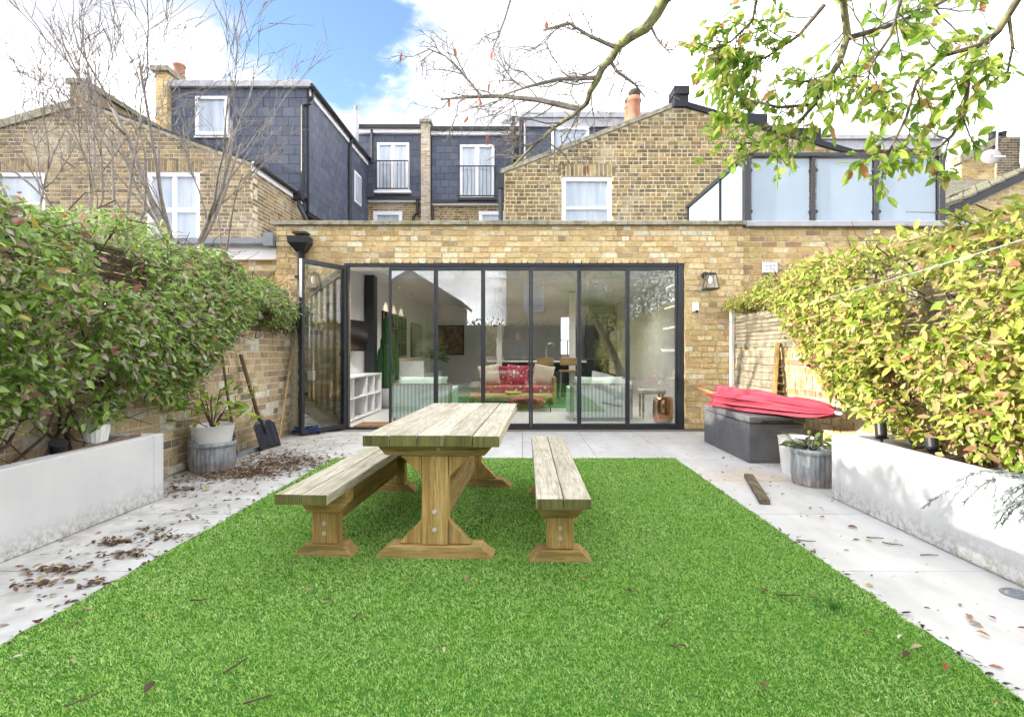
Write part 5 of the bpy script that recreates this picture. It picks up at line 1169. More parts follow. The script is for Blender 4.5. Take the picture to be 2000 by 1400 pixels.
bwl = MB().lathe([(.06,.322),(.14,.34),(.17,.37),(.165,.372),(.12,.345),(.02,.34)], (-.18,10.25,0), 20, cap=False).build('fruit_bowl', plain('yellow bowl', (.5,.42,.08), .5), None, True); tag(bwl, 'yellow-green bowl on the coffee table', 'bowl')
ps = thing('pouffe', 'red zigzag pouffe under the coffee table', 'pouffe', (.2, 10.6, 0)); MB().lathe([(.2,.012),(.26,.06),(.27,.14),(.22,.2),(.02,.21)], (.10,10.75,0), 20, sx=1.4).build('pouffe_body', M['redfab'], ps, True)
rug = bx('rug', plain('green rug', (.07,.20,.09), .95, .1, var=.2, scale=15), None, -1.6, 1.25, 10.7, 13.3, .013, .026); tag(rug, 'green rug on the pale floor under the sofa', 'rug')
sh = thing('cube_shelf', 'white cube shelf unit just inside the open door', 'shelf unit', (-2.87, 9.1, 0))
q = MB(); X0_, X1_ = -3.04, -2.70; ys = [8.14,8.55,9.28,9.74,10.2]
q.box(X0_, X1_, 8.12, 10.22, .03, .055); q.box(X0_, X1_, 8.12, 10.22, .715, .74); q.box(X0_, X1_, 8.14, 10.2, .375, .395)
for y in ys: q.box(X0_, X1_, y-.012, y+.012, .055, .375); q.box(X0_, X1_, y-.012, y+.012, .395, .715)
q.build('carcass', M['white'], sh); bx('back', M['white'], sh, X0_-.004, X0_+.006, 8.13, 10.21, .05, .72)
sp2 = bx('speaker', M['grey_metal'], None, -2.98, -2.74, 8.72, 8.98, .397, .66, bevel=.01); tag(sp2, 'dark grey box standing in the white cube shelf', 'box')
tv = thing('television', 'black screen tilted out from the left room wall', 'television', (-2.95, 9.2, 1.3)); RMt = Matrix.Rotation(R(78),3,'Z') @ Matrix.Rotation(R(8),3,'X')
MB().obox((-2.90,9.38,1.42), (.33,.02,.27), RMt).build('screen', plain('dark screen', (.012,.011,.012), .12, .5), tv); MB().bar((-3.04,9.45,1.45),(-2.92,9.4,1.43),.06,.1).build('bracket', M['grey_metal'], tv)
hp_ = thing('house_plant', 'bright green strap-leaved plant in a white pot on the shelf', 'plant', (-2.88, 8.62, .742)); MB().lathe([(.06,.742),(.085,.86),(.08,.865)], (-2.88,8.62,0), 16).build('pot', M['white'], hp_, True)
for i in range(16):
    g_ = random.Random(i); a = i*2.4; r_ = .12+.10*g_.random(); h_ = .16+.2*g_.random()
    c0 = Vector((-2.88,8.62,.86)); c2 = c0+Vector((math.cos(a)*r_, math.sin(a)*r_, h_)); c1 = c0.lerp(c2,.5)+Vector((0,0,.05)); sd_ = Vector((-math.sin(a),math.cos(a),0))*.03
    MB().add([c0-sd_*.4,c0+sd_*.4,c1+sd_,c1-sd_,c2], [(0,1,2,3),(3,2,4)]).build('leaf', M['houseleaf'], hp_)
ca = thing('cactus', 'tall dark green columnar cactus against the left room wall', 'cactus', (-2.85, 10.45, 0)); mc = plain('cactus skin', (.035,.10,.035), .6, .25, var=.3, scale=20)
MB().lathe([(.16,.012),(.2,.1),(.22,.4),(.2,.41)], (-2.74,10.72,0), 18).build('pot', M['lead'], ca, True)
for i, (dx_, dy_, h_) in enumerate(((0,0,1.86),(-.1,.1,1.45),(.13,.05,1.52),(.05,-.13,1.30),(-.12,-.08,1.22),(.22,.12,1.25),(.16,-.08,1.05),(-.02,.16,1.1))):
    MB().lathe([(.045,.35),(.055,.6),(.058,h_*.7),(.05,h_-.08),(.02,h_)], (-2.74+dx_*.8,10.72+dy_*.8,0), 14, rib=.18).build('column', mc, ca)
bq = thing('banquette', 'dusty pink upholstered banquette with tall back on the left', 'banquette', (-2.5, 11.5, 0)); MB().prism([(-2.98,10.95,.05),(-2.98,10.95,.98),(-2.80,10.95,.98),(-2.55,10.95,.42),(-2.05,10.95,.42),(-2.05,10.95,.05)], (0,2.6,0)).build('seat_body', M['pinkwall'], bq, bevel=.02)
bx('end_panel', M['white'], bq, -3.0, -2.02, 10.88, 10.944, .02, .95)
for i in range(3):
    o = pillow(MB(), (-2.45+.03*i, 11.5+.55*i, .62), .4, .4, .17, Matrix.Rotation(R(62+14*i),3,'Z') @ Matrix.Rotation(R(-22),3,'X') @ Matrix.Rotation(R(18-14*i),3,'Y')).build('cushion', M['brownfab'], None, True); tag(o, ('nearest','middle','farthest')[i]+' tan cushion on the pink banquette', 'cushion', 'tan cushions on the banquette')
mi = thing('window_mirror', 'black paned mirror hung on the left room wall', 'mirror', (-3.0, 12.6, 1)); mm = Mat('mirror', .03, .5, 1.0, (.85,.86,.85)).m
bx('glass', mm, mi, -3.045, -3.03, 11.5, 13.8, 1.05, 2.02); q = MB()
for i in range(8): y = 11.5+2.3*i/7; q.box(-3.03, -3.0, y-.02, y+.02, 1.05, 2.02)
for z in (1.05, 1.38, 1.70, 2.02): q.box(-3.03, -3.005, 11.48, 13.82, z-.015, z+.015)
q.build('frame', M['black'], mi)
pc_ = thing('framed_picture', 'dark framed picture on the left room wall past the mirror', 'picture', (-3, 15.2, 1)); bx('frame', M['black'], pc_, -3.045, -3.01, 14.5, 16.0, 1.0, 1.95); bx('print', plain('grey print', (.25,.24,.20), .8, .1, var=.4, scale=12), pc_, -3.009, -3.006, 14.58, 15.92, 1.08, 1.87)
p2_ = thing('framed_picture', 'colourful framed picture on the far room wall', 'picture', (-2.4, 16.9, 1)); bx('frame', M['black'], p2_, -2.75, -1.85, 16.94, 16.985, 1.05, 2.0); bx('print', plain('colour print', (.30,.16,.12), .8, .1, var=.7, scale=9), p2_, -2.7, -1.9, 16.932, 16.938, 1.1, 1.95)
yu = thing('yucca', 'spiky yucca plant beside the banquette', 'plant', (-2.3, 13.9, 0)); MB().lathe([(.12,.012),(.16,.3),(.15,.31)], (-2.3,13.9,0), 14).build('pot', M['lead'], yu); MB().tube([(-2.3,13.9,.3),(-2.28,13.9,1.0)], .03, 7).build('stem', M['bark'], yu)
g = np.random.default_rng(41); n = 60; th_ = g.uniform(0,2*np.pi,n); P = np.tile([-2.28,13.9,1.0],(n,1))+g.normal(0,.03,(n,3)); D = np.stack([np.cos(th_),np.sin(th_),g.uniform(-.4,1.2,n)],1); put_leaves(yu, P, D, np.tile([0.,0,1],(n,1))+g.normal(0,.2,(n,3)), g.uniform(.3,.5,n), M['hedge'], 0, wid=.18)
ki = thing('kitchen_island', 'kitchen island with thin white worktop and steel tap', 'kitchen island', (.3, 13.5, 0)); bx('worktop', M['white'], ki, -.9, 1.6, 13.2, 14.1, .88, .92, bevel=.004); bx('base', plain('dark cabinet', (.05,.06,.07), .5), ki, -.7, 1.4, 13.4, 14.0, .012, .88)
MB().tube([(.62,13.7,.92),(.62,13.7,1.25),(.68,13.7,1.36),(.78,13.7,1.36),(.82,13.7,1.25)], .015, 8).build('tap', M['bolt'], ki, True)
kc = thing('kitchen_cabinet', 'dark kitchen cabinets along the far wall', 'cabinet', (0, 16.6, 0)); bx('carcass', plain('charcoal cabinet', (.06,.065,.07), .5), kc, -.5, 2.9, 16.4, 16.98, .012, .9); bx('worktop', M['lead'], kc, -.5, 2.9, 16.36, 16.98, .902, .94); bx('tall_unit', plain('grey unit', (.2,.21,.22), .5), kc, 2.0, 2.9, 16.3, 16.98, .942, 2.3)
for i in range(6): bx('door', plain('charcoal cabinet door', (.07,.075,.08), .45), kc, -.48+i*.565, -.48+i*.565+.55, 16.385, 16.398, .08, .88)
for i, x in enumerate((.55, 1.1)):
    t = thing('bar_stool', ('left' if i == 0 else 'right')+' bar stool with oak seat at the kitchen island', 'stool', (x, 12.9, 0)); bx('seat', M['oak'], t, x-.2, x+.2, 12.7, 13.08, .66, .70, bevel=.01); bx('backrest', M['oak'], t, x-.2, x+.2, 12.66, 12.69, .82, 1.0, bevel=.01)
    for sx_ in (-1,1):
        for sy_ in (-1,1): MB().tube([(x+sx_*.16,12.89+sy_*.15,.66),(x+sx_*.2,12.89+sy_*.19,.012)], .011, 6).build('leg', M['lead'], t)
pn = thing('pendant_lamp', 'black wire globe pendant lamp hanging inside the room', 'pendant lamp', W(967, 617, 12.5)); c = W(967, 617, 12.5); q = MB()
for i in range(8):
    a = math.pi*i/8; q.tube([c+Vector((math.cos(a)*math.cos(b)*.2, math.sin(a)*math.cos(b)*.2, math.sin(b)*.24)) for b in np.linspace(-math.pi, math.pi, 21)], .008, 4)
q.build('wire_shade', M['black'], pn); MB().tube([c+Vector((0,0,.24)), (c.x,c.y,2.62)], .006, 5).build('flex', M['black'], pn)
cp = MB().lathe([(.11,.012),(.15,.05),(.165,.2),(.155,.36),(.14,.42),(.02,.425)], ((1295-1020)*8.45/FP,8.45,0), 28).build('copper_stool', Mat('hammered copper', .22, .5, 1.0, (.80,.42,.24)).m, None, True); tag(cp, 'shiny copper drum stool inside the right door panel', 'stool')
bs = thing('woven_stool', 'small pale woven-top stool behind the copper drum stool', 'stool', (2.15, 9.1, 0)); bx('seat', M['cream'], bs, 2.0, 2.42, 8.95, 9.3, .42, .50, bevel=.02)
for x in (2.03, 2.36):
    for y in (8.98, 9.24): bx('leg', M['oak'], bs, x, x+.03, y, y+.03, .012, .42)

for i, y in enumerate((11.9, 12.65, 13.4)):   # lit wall washers above the mirror
    t = thing('wall_spotlight', ('nearest','middle','farthest')[i]+' lit ceiling spotlight above the paned mirror', 'spotlight', (-2.8, y, 2.6), 'lit spotlights above the mirror')
    MB().lathe([(.035,2.53),(.04,2.61)], (-2.75, y, 0), 12).build('housing', M['white'], t); ld = bpy.data.lights.new('lamp', 'SPOT'); ld.energy = 6; ld.color = (1,.80,.55); ld.spot_size = R(75); ld.spot_blend = .6; ld.shadow_soft_size = .03
    lo = bpy.data.objects.new('lamp', ld); COL.objects.link(lo); lo.location = (-2.75, y, 2.52); lo.rotation_euler = (0, R(14), 0); adopt(lo, t)
# ------------------------------------------------------------------ bare trees behind the left wall
def grow(thick, thin, p, d, r, Ln, lev, g, spread=.55, up=.25, maxlev=4, kids=(3,4)):
    n = 5 if lev < 3 else 4; pts = [p]; rad = [r]; d = d.normalized()
    for i in range(n):
        d = (d+Vector((g.gauss(0,.12), g.gauss(0,.12), g.gauss(0,.10)+up*.12))).normalized(); pts.append(pts[-1]+d*Ln/n); rad.append(r*(1-.55*(i+1)/n))
    (thick if lev < 2 else thin).tube(pts, rad, 7 if lev < 2 else 4)
    if lev >= maxlev: return
    for k in range(g.randint(*kids)):
        f = g.uniform(.25, 1.0); i = min(int(f*n), n-1); q = pts[i].lerp(pts[i+1], f*n-i); dd = (pts[i+1]-pts[i]).normalized()
        s = Vector((g.gauss(0,1), g.gauss(0,1), g.gauss(0,.5))); s = (s-dd*s.dot(dd)).normalized()
        grow(thick, thin, q, dd+s*spread*g.uniform(.6,1.4)+Vector((0,0,up*.5)), max(r*(1-.55*f)*.62, .0036), Ln*g.uniform(.5,.75), lev+1, g, spread, up, maxlev, kids)
def bare_tree(label, base, stems, seed, maxlev=4, kids=(2,4)):
    g = random.Random(seed); t = thing('bare_tree', label, 'tree', base, 'leafless trees behind the left wall'); A, B = MB(), MB()
    for (d, r, Ln) in stems: grow(A, B, Vector(base), Vector(d), r, Ln, 0, g, maxlev=maxlev, kids=kids)
    A.build('trunk', M['bark'], t, True); B.build('crown', M['twig'], t); return t
bare_tree('tallest leafless multi-stemmed tree rising behind the ivy hedge', W(352, 470, 6.6)-Vector((0,0,.5)), [((.0,.05,1),.045,2.3),((.42,-.1,1),.032,2.1),((-.22,.1,1),.026,2.1),((.7,.1,.95),.022,1.9),((.12,-.2,1),.026,2.4),((-.42,0,1),.022,1.8)], 5)
bare_tree('slender leafless tree left of the tallest one behind the ivy', W(247, 435, 6.2)-Vector((0,0,.4)), [((-.35,0,1),.020,1.7),((.35,.1,1),.018,1.5),((-.05,0,1),.018,1.9)], 9)
bare_tree('spindly leafless tree farthest left behind the ivy', W(165, 410, 5.6)-Vector((0,0,.4)), [((.05,0,1),.020,1.7),((-.55,0,.9),.016,1.5),((.3,0,1),.014,1.4)], 13)
bare_tree('small leafless tree at the left picture edge above the ivy', W(55, 400, 5.2)-Vector((0,0,.4)), [((-.2,0,1),.018,1.2),((.5,0,1),.014,1.2)], 17, 3)
bare_tree('low leafless shrub by the white fascia at the hedge end', W(430, 490, 7.3)-Vector((0,0,.2)), [((.55,0,.9),.016,1.3),((.1,0,1),.012,1.0)], 19, 3)

# ------------------------------------------------------------------ magnolia reaching over from the right planter
mg = thing('magnolia_tree', 'magnolia with lichened branches and yellow-green leaves reaching in overhead', 'tree', (2.7, 1.3, .42))
TR, LB, TW = MB(), MB(), MB(); gm = random.Random(23)
TR.tube([(2.72,1.28,.38),(2.6,1.3,.8),(2.35,1.32,1.35),(2.05,1.36,1.9),(1.85,1.4,2.3)], [.12,.105,.095,.085,.08], 12)
fork = Vector((1.85,1.4,2.3))
def limb(pts, r0, r1, mb=None, n=9):
    P = [Vector(p) for p in pts]; (mb or LB).tube(P, [r0+(r1-r0)*i/(len(P)-1) for i in range(len(P))], n); return P
ends = []
def twigs(P, r, n, Ln, lev, g, bias=Vector((0,0,0)), f0=.1, kids=3):
    m = len(P)-1
    for k in range(n):
        f = g.uniform(f0, 1.0)*m; i = min(int(f), m-1); q = P[i].lerp(P[i+1], f-i); dd = (P[i+1]-P[i]).normalized(); s = Vector((g.gauss(0,1), g.gauss(0,.6), g.gauss(0,1))); s = (s-dd*s.dot(dd)).normalized()
        d = (dd*.6+s*g.uniform(.5,1.0)+bias).normalized(); L_ = Ln*g.uniform(.5,1.15); pts = [q]
        for j in range(4):
            d = (d+Vector((g.gauss(0,.22), g.gauss(0,.18), g.gauss(.03,.22)))).normalized(); pts.append(pts[-1]+d*L_/4)
        TW.tube(pts, [r*(1-.16*j) for j in range(5)], 5 if lev < 2 else 4); ends.append((pts, d, lev))
        if lev < 2: twigs(pts, max(r*.58, .0016), kids, Ln*.55, lev+1, g, bias*.6, .25, kids)
def WP(*a): return [W(x, y, Y) for x, y, Y in a]
bareA = limb([fork, Vector((1.5,2.0,2.85)), Vector((1.1,2.6,3.16))]+WP((1300,-5,3.05),(1282,28,3.08),(1262,55,3.1),(1232,72,3.13),(1206,92,3.16),(1196,112,3.18),(1176,134,3.21),(1166,158,3.24),(1152,180,3.28),(1146,202,3.32),(1124,222,3.4),(1085,247,3.5),(1045,282,3.6),(1005,322,3.7)), .040, .008)
b1 = limb(WP((1130,213,3.4),(1050,195,3.45),(975,188,3.5),(905,190,3.55),(860,195,3.6)), .020, .006, TW, 6); b2 = limb(WP((1166,152,3.24),(1090,155,3.2),(1030,170,3.2),(985,185,3.25)), .014, .005, TW, 6)
b3 = limb(WP((1204,94,3.16),(1150,70,3.1),(1110,45,3.05),(1060,60,3.0)), .014, .005, TW, 6); b4 = limb(WP((940,188,3.5),(900,140,3.5),(870,110,3.5),(835,95,3.5)), .009, .004, TW, 5); b5 = limb(WP((1190,116,3.19),(1205,140,3.2),(1240,165,3.25),(1260,190,3.3)), .012, .005, TW, 6); b6 = limb(WP((1268,45,3.1),(1285,80,3.1),(1310,105,3.1)), .009, .004, TW, 5)
b7 = limb(WP((1085,250,3.5),(1060,270,3.5),(1100,300,3.55),(1120,330,3.6)), .009, .004, TW, 5); b8 = limb(WP((1000,-10,3.2),(985,40,3.25),(965,90,3.3)), .008, .004, TW, 5)
for P, n, r, Ln in ((bareA[4:], 14, .0058, .36), (b1, 15, .005, .34), (b2, 9, .0048, .30), (b3, 7, .0048, .28), (b4, 7, .004, .24), (b5, 5, .0045, .22), (b6, 3, .004, .2), (b7, 4, .004, .2), (b8, 3, .004, .2)): twigs(P, r, n, Ln, 0, gm, Vector((-.25,0,.12)), .1, 4)
bare_ends = list(ends); ends.clear(); TWB = TW; TW = MB()
lB = limb([fork, Vector((1.75,2.0,2.75))]+WP((1645,-10,2.75),(1655,70,2.8),(1640,120,2.85),(1612,165,2.9),(1590,205,3.0),(1560,240,3.1),(1500,280,3.15),(1470,300,3.2)), .026, .005); lB2 = limb(WP((1655,75,2.8),(1725,55,2.8),(1800,25,2.8),(1850,0,2.8)), .014, .006, TW, 6); lB3 = limb(WP((1590,205,3.0),(1520,210,3.0),(1460,195,3.05),(1400,170,3.1)), .010, .004, TW, 6)
lB4 = limb(WP((1610,10,2.7),(1560,70,2.75),(1500,110,2.8),(1440,140,2.85)), .011, .004, TW, 6); lB5 = limb(WP((1480,-10,2.6),(1470,40,2.65),(1430,80,2.7),(1390,100,2.75)), .009, .004, TW, 5)
lC = limb([fork, Vector((2.1,1.9,2.6))]+WP((1990,-5,2.3),(1950,60,2.35),(1905,105,2.4),(1890,160,2.45),(1885,220,2.5),(1860,265,2.55),(1820,300,2.6)), .021, .005); lC2 = limb(WP((1925,85,2.38),(1840,110,2.4),(1790,160,2.45),(1770,230,2.5),(1740,290,2.55),(1715,330,2.55)), .011, .004, TW, 6); lC3 = limb(WP((1970,30,2.33),(1978,90,2.35),(1968,140,2.4),(1930,165,2.4)), .008, .004, TW, 5)
lC4 = limb(WP((1760,0,2.5),(1740,70,2.55),(1700,130,2.6),(1690,190,2.65)), .008, .004, TW, 5)
for P, n, r, Ln in ((lB[2:7], 17, .0045, .28), (lB[6:], 12, .004, .24), (lB2, 14, .0045, .26), (lB3, 14, .0036, .24), (lB4, 19, .004, .26), (lB5, 16, .0036, .22), (lC[2:], 14, .004, .20), (lC2, 17, .0036, .18), (lC3, 5, .003, .12), (lC4, 11, .0036, .18)): twigs(P, r, n, Ln, 1, gm, Vector((-.05,0,-.12)))
TR.build('trunk', M['bark_mag'], mg, True); LB.build('limb', M['bark_mag'], mg, True); TW.build('twig', M['twig_mag'], mg); TWB.build('bare_twig', M['bark'], mg)
g = np.random.default_rng(77); P = []; D = []; S_ = []
for pts, d, lev in ends:
    if g.random() < .10: continue
    for k in range(g.integers(3, 7)):
        f = g.uniform(.45, 1.0)*4; i = min(int(f), 3); q = pts[i].lerp(pts[i+1], f-i)
        px_ = 1020+q.x*FP/q.y; py_ = 689-(q.z-CH)*FP/q.y
        if px_ < 1345 or py_ > 385: continue
        P.append(q); D.append(Vector((d.x*.7+g.normal(0,.5), d.y*.4+g.normal(0,.5), d.z*.3-.45+g.normal(0,.4)))); S_.append(.034+.05*g.random()**1.3)
P = np.array(P); D = np.array(D); S_ = np.array(S_); put_leaves(mg, P, D, g.standard_normal((len(P),3))*.7+np.array([0,-.6,.5]), S_, M['magnolia'], 300, wid=1.12)
P = []; D = []
for pts, d, lev in bare_ends:
    if g.random() < .018: P.append(pts[-1]); D.append(Vector((g.normal(0,.3), g.normal(0,.3), -1)))
if P: put_leaves(mg, np.array(P), np.array(D), g.standard_normal((len(P),3)), g.uniform(.05,.085,len(P)), M['redleaf'], 300, wid=.8)

# ------------------------------------------------------------------ fallen leaves and twigs
def litter(name, label, spots, seed, mat, size=(.02,.055), z=.003):
    g = np.random.default_rng(seed); P = []
    for (x, y, sx_, sy_, n) in spots:
        q = np.stack([g.normal(x, sx_, n), g.normal(y, sy_, n), z+.018*g.random(n)**2], 1); P.append(q)
    P = np.concatenate(P); ok = (P[:,0] > -2.76) & (P[:,0] < 2.38) | (P[:,1] > 4.15) ; ok &= (P[:,0] > -3.2) & (P[:,1] < 7.75) & (P[:,0] < 3.0); P = P[ok]; k = len(P)
    a = g.uniform(0, 2*np.pi, k); D = np.stack([np.cos(a), np.sin(a), g.normal(.05,.16,k)], 1); Nn = np.stack([g.normal(0,.25,k), g.normal(0,.25,k), np.ones(k)], 1)
    t = thing(name, label, 'leaf litter', (float(P[0][0]), float(P[0][1]), 0)); t['kind'] = 'stuff'
    put_leaves(t, P, D, Nn, g.uniform(*size, k), mat, 0, 'leaf_layer', wid=.95); return t
def Gp(px_, py_): Y = FP*CH/(py_-689); return ((px_-1020)*Y/FP, Y)
sp = []
for (px_, py_, sx_, sy_, n) in ((560,905,.28,.22,1300),(470,925,.22,.14,750),(520,890,.25,.2,260),(350,905,.12,.12,120),(360,955,.10,.06,70),(430,935,.30,.2,120),(600,870,.3,.3,60),(560,845,.15,.1,60),(420,1010,.3,.3,50)):
    x, y = Gp(px_, py_); sp.append((x, y, sx_, sy_, n))
litter('leaf_litter', 'thick drift of brown fallen leaves around the left metal tub', sp, 51, M['dead'])
sp = []
for (px_, py_, sx_, sy_, n) in ((225,1060,.075,.035,75),(120,1115,.085,.03,95),(250,1085,.07,.03,60),(330,1050,.08,.03,50),(90,1140,.07,.025,45),(185,1140,.04,.02,30),(300,1035,.06,.03,25),(330,970,.1,.05,30),(180,1080,.25,.2,60),(60,1180,.2,.15,30),(380,1000,.2,.2,40),(150,1200,.15,.1,16),(480,960,.2,.1,30)):
    x, y = Gp(px_, py_); sp.append((x, y, sx_, sy_, n))
litter('leaf_litter', 'scattered clumps of brown leaves beside the left planter', sp, 52, M['dead'], (.02,.05))
litter('leaf_litter', 'thin scatter of leaf scraps across the pale right paving', [(1.95,4.9,.35,.8,60),(1.9,3.3,.25,.7,26),(1.3,6.6,.9,.5,70),(2.0,2.3,.2,.4,14),(-.2,6.7,1.2,.5,50)], 53, M['dead'], (.012,.038))
litter('leaf_litter', 'dark debris caught along the edges of the lawn', [(XR+.01,3.2,.018,1.2,120),(XL-.01,3.2,.02,1.2,140),(XR+.02,2.2,.02,.5,40)], 54, leaf_mat('dark debris', [(0,(.02,.015,.012)),(1,(.08,.045,.03))]), (.012,.04))
lit = [(600,1170,'tan','.36,.26,.15'),(795,1152,'tan','.4,.3,.16'),(868,1293,'cream','.5,.45,.33'),(630,1186,'dark brown','.09,.05,.035'),(1132,1143,'light brown','.36,.22,.12'),(1232,1172,'dark brown','.07,.04,.03'),(1500,1168,'red-brown','.30,.10,.05'),(1695,1253,'orange-brown','.36,.16,.06'),(1762,1256,'white','.72,.72,.70'),(1845,1327,'rust red','.36,.09,.04'),(1800,1278,'pale brown','.42,.34,.24'),(1776,1290,'dark brown','.08,.045,.03'),(48,1297,'pale','.6,.56,.46'),(135,1306,'cream','.5,.42,.28'),(280,1373,'dark brown','.07,.04,.03'),(1478,1350,'brown','.22,.10,.06'),(1955,1390,'orange-brown','.36,.17,.07'),(1577,1175,'pale brown','.42,.34,.24'),(182,1205,'tan','.4,.3,.2'),(1270,1050,'tan','.4,.28,.16'),(985,1027,'cream','.5,.45,.3'),(915,1135,'tan','.38,.26,.14')]
lit2 = [(1530,966,'tan','.40,.27,.14'),(1580,995,'tan','.42,.33,.2'),(1600,1011,'orange-brown','.40,.20,.1'),(1655,1030,'brown','.17,.09,.06'),(1680,1057,'dark brown','.09,.05,.05'),(1705,1060,'yellow','.48,.40,.08'),(1737,1066,'yellow-brown','.36,.28,.05'),(1930,1205,'red','.36,.10,.06'),(1935,1246,'orange','.46,.22,.09'),(1962,1310,'salmon','.52,.26,.16'),(1985,1228,'brown','.20,.11,.07'),(1888,1201,'orange-tan','.42,.24,.13'),(1890,1216,'grey-brown','.3,.26,.2'),(1690,1145,'yellow','.52,.46,.2'),(1410,897,'red-brown','.28,.10,.06'),(1415,925,'yellow-green','.34,.38,.08'),(395,958,'yellow','.52,.46,.08'),(60,1128,'pale green','.4,.42,.24'),(112,1162,'olive','.2,.24,.1'),(1175,845,'yellow-green','.34,.38,.08')]
lm = {}
def one_leaf(px_, py_, colr, rgb, where, idx, z):
    if colr not in lm: c = tuple(float(v) for v in rgb.split(',')); lm[colr] = leaf_mat('fallen leaf '+colr, [(0,tuple(v*.8 for v in c)),(1,tuple(min(1,v*1.1) for v in c))], .15, .6)
    x, y = Gp(px_, py_); g = random.Random(idx*7+3); a = g.uniform(0, 6.28); s = g.uniform(.035,.06) if y > 2.2 else g.uniform(.03,.05)
    o = bpy.data.objects.new('fallen_leaf', leaf_mesh(lm[colr])); COL.objects.link(o); o.location = (x, y, z); o.rotation_euler = (g.uniform(-.3,.3), g.uniform(-.35,.1), a); o.scale = (s, s*g.uniform(.7,1.3), s*2.2)
    tag(o, where, 'leaf', 'single fallen leaves')
def side(px_): return 'left' if px_ < 670 else ('middle' if px_ < 1330 else 'right')
cnt = {}
for L_, nm, z in ((lit, 'turf', .034), (lit2, 'pale paving', .008)):
    for (a, b, c, d) in L_:
        key = (c, nm, side(a)); cnt.setdefault(key, []).append((b, a, d))
i = 0
for (c, nm, sd_), L_ in cnt.items():
    L_.sort(); n = len(L_)
    for k, (b, a, d) in enumerate(L_):
        pre = '' if n == 1 else (('farther ', 'nearer ')[k] if n == 2 else ('farthest ', 'middle ', 'nearest ')[min(k, 2)])
        one_leaf(a, b, c, d, f'{pre}{c} fallen leaf lying on the {nm}, {sd_} of the picture', i, .034 if nm == 'turf' else .008); i += 1
tws = [(388,1185,.07,.3,'turf','left'),(460,1318,.09,1.2,'turf near the bottom','left'),(1325,1278,.06,.1,'turf','middle-right'),(1540,1175,.10,-.1,'turf by the red-brown leaf','right'),(700,1215,.06,1.3,'turf','left of centre'),(1300,1230,.08,.9,'turf right of the benches','middle'),(165,1385,.08,.9,'turf at the bottom edge','far left'),(1575,1058,.10,-.3,'pale paving by the lawn edge','right'),(1745,1065,.10,-.6,'paving by the yellow-brown leaf','right'),(1815,1086,.10,-.1,'pale paving near the planter','right'),(505,1385,.08,.5,'turf at the bottom edge','left'),(1710,1053,.09,-.15,'pale paving beyond the yellow leaf','right')]
for (px_, py_, Ln, a, nm, sd_) in tws:
    x, y = Gp(px_, py_); z = .032 if nm.startswith('turf') else .006; g_ = random.Random(px_)
    p = [Vector((x+math.cos(a)*Ln*(f-.5), y+math.sin(a)*Ln*(f-.5)+g_.uniform(-.008,.008), z+.004*g_.random())) for f in (0,.3,.6,1)]
    o = MB().tube(p, [.0035,.0035,.003,.002], 5).build('fallen_twig', M['vinestem']); tag(o, f'thin dark twig on the {nm}, {sd_} of the picture', 'twig', 'fallen twigs')
wd = thing('weed_tuft', 'darker green grass weed growing through the turf at right', 'weed', (*Gp(1628,1195), .0)); x, y = Gp(1628,1195); q = MB(); g_ = random.Random(3)
for i in range(160):
    a = g_.uniform(0,6.28); r_ = abs(g_.gauss(0,.05)); c = Vector((x+math.cos(a)*r_*1.3, y+math.sin(a)*r_, .012)); d = Vector((g_.gauss(0,.025), g_.gauss(0,.025), g_.uniform(.025,.05))); s = Vector((.0013,0,0)); q.add([c-s,c+s,c+d], [(0,1,2)])
q.build('blade', leaf_mat('weed green', [(0,(.03,.15,.02)),(1,(.07,.25,.03))]), wd)

# ------------------------------------------------------------------ behind the camera (seen in the glass)
rhd = thing('rear_hedge', 'dark green hedge at the end of the garden, mirrored in the glass', 'hedge', (0, -4.2, 0)); g = np.random.default_rng(61); k = 9000
P = np.stack([g.uniform(-4,4,k), -4.2+.35*g.random(k)**.5+.1*g.standard_normal(k), 2.3*g.random(k)**.9+.12*np.sin(g.uniform(0,6,k))], 1); put_leaves(rhd, P, g.standard_normal((k,3))+np.array([0,.4,-.3]), g.standard_normal((k,3))*.5+np.array([0,.8,.5]), g.uniform(.07,.13,k), M['hedge'], 0)
bx('hedge_core', plain('hedge shade', (.012,.02,.008), .95), rhd, -4, 4, -4.8, -4.25, 0, 2.15)
rho = thing('rear_house', 'yellow brick house behind the garden, mirrored in the glass', 'house', (0, -14, 0)); m = Mat('rear brick', .9, .1); bt = m.n('ShaderNodeTexBrick'); v = m.n('ShaderNodeMapping'); tcn = m.n('ShaderNodeTexCoord'); v.inputs['Rotation'].default_value = (R(90),0,0); m.l(tcn.outputs['Object'], v.inputs['Vector']); m.l(v.outputs[0], bt.inputs['Vector'])
bt.inputs['Scale'].default_value = 1; bt.inputs['Brick Width'].default_value = .23; bt.inputs['Row Height'].default_value = .08; bt.inputs['Mortar Size'].default_value = .008
for nme, c in (('Color1',(.52,.41,.20)),('Color2',(.40,.30,.15)),('Mortar',(.55,.50,.38))): bt.inputs[nme].default_value = hexc(c)
m.col(bt.outputs['Color'])
bx('wall', m.m, rho, -.9, 6.0, -20, -14, 0, 6.0); MB().prism([(-1.1,-13.8,6.0),(6.2,-13.8,6.0),(6.2,-17,8.0),(-1.1,-17,8.0)], (0,-.1,.1)).build('roof', M['slate'], rho)
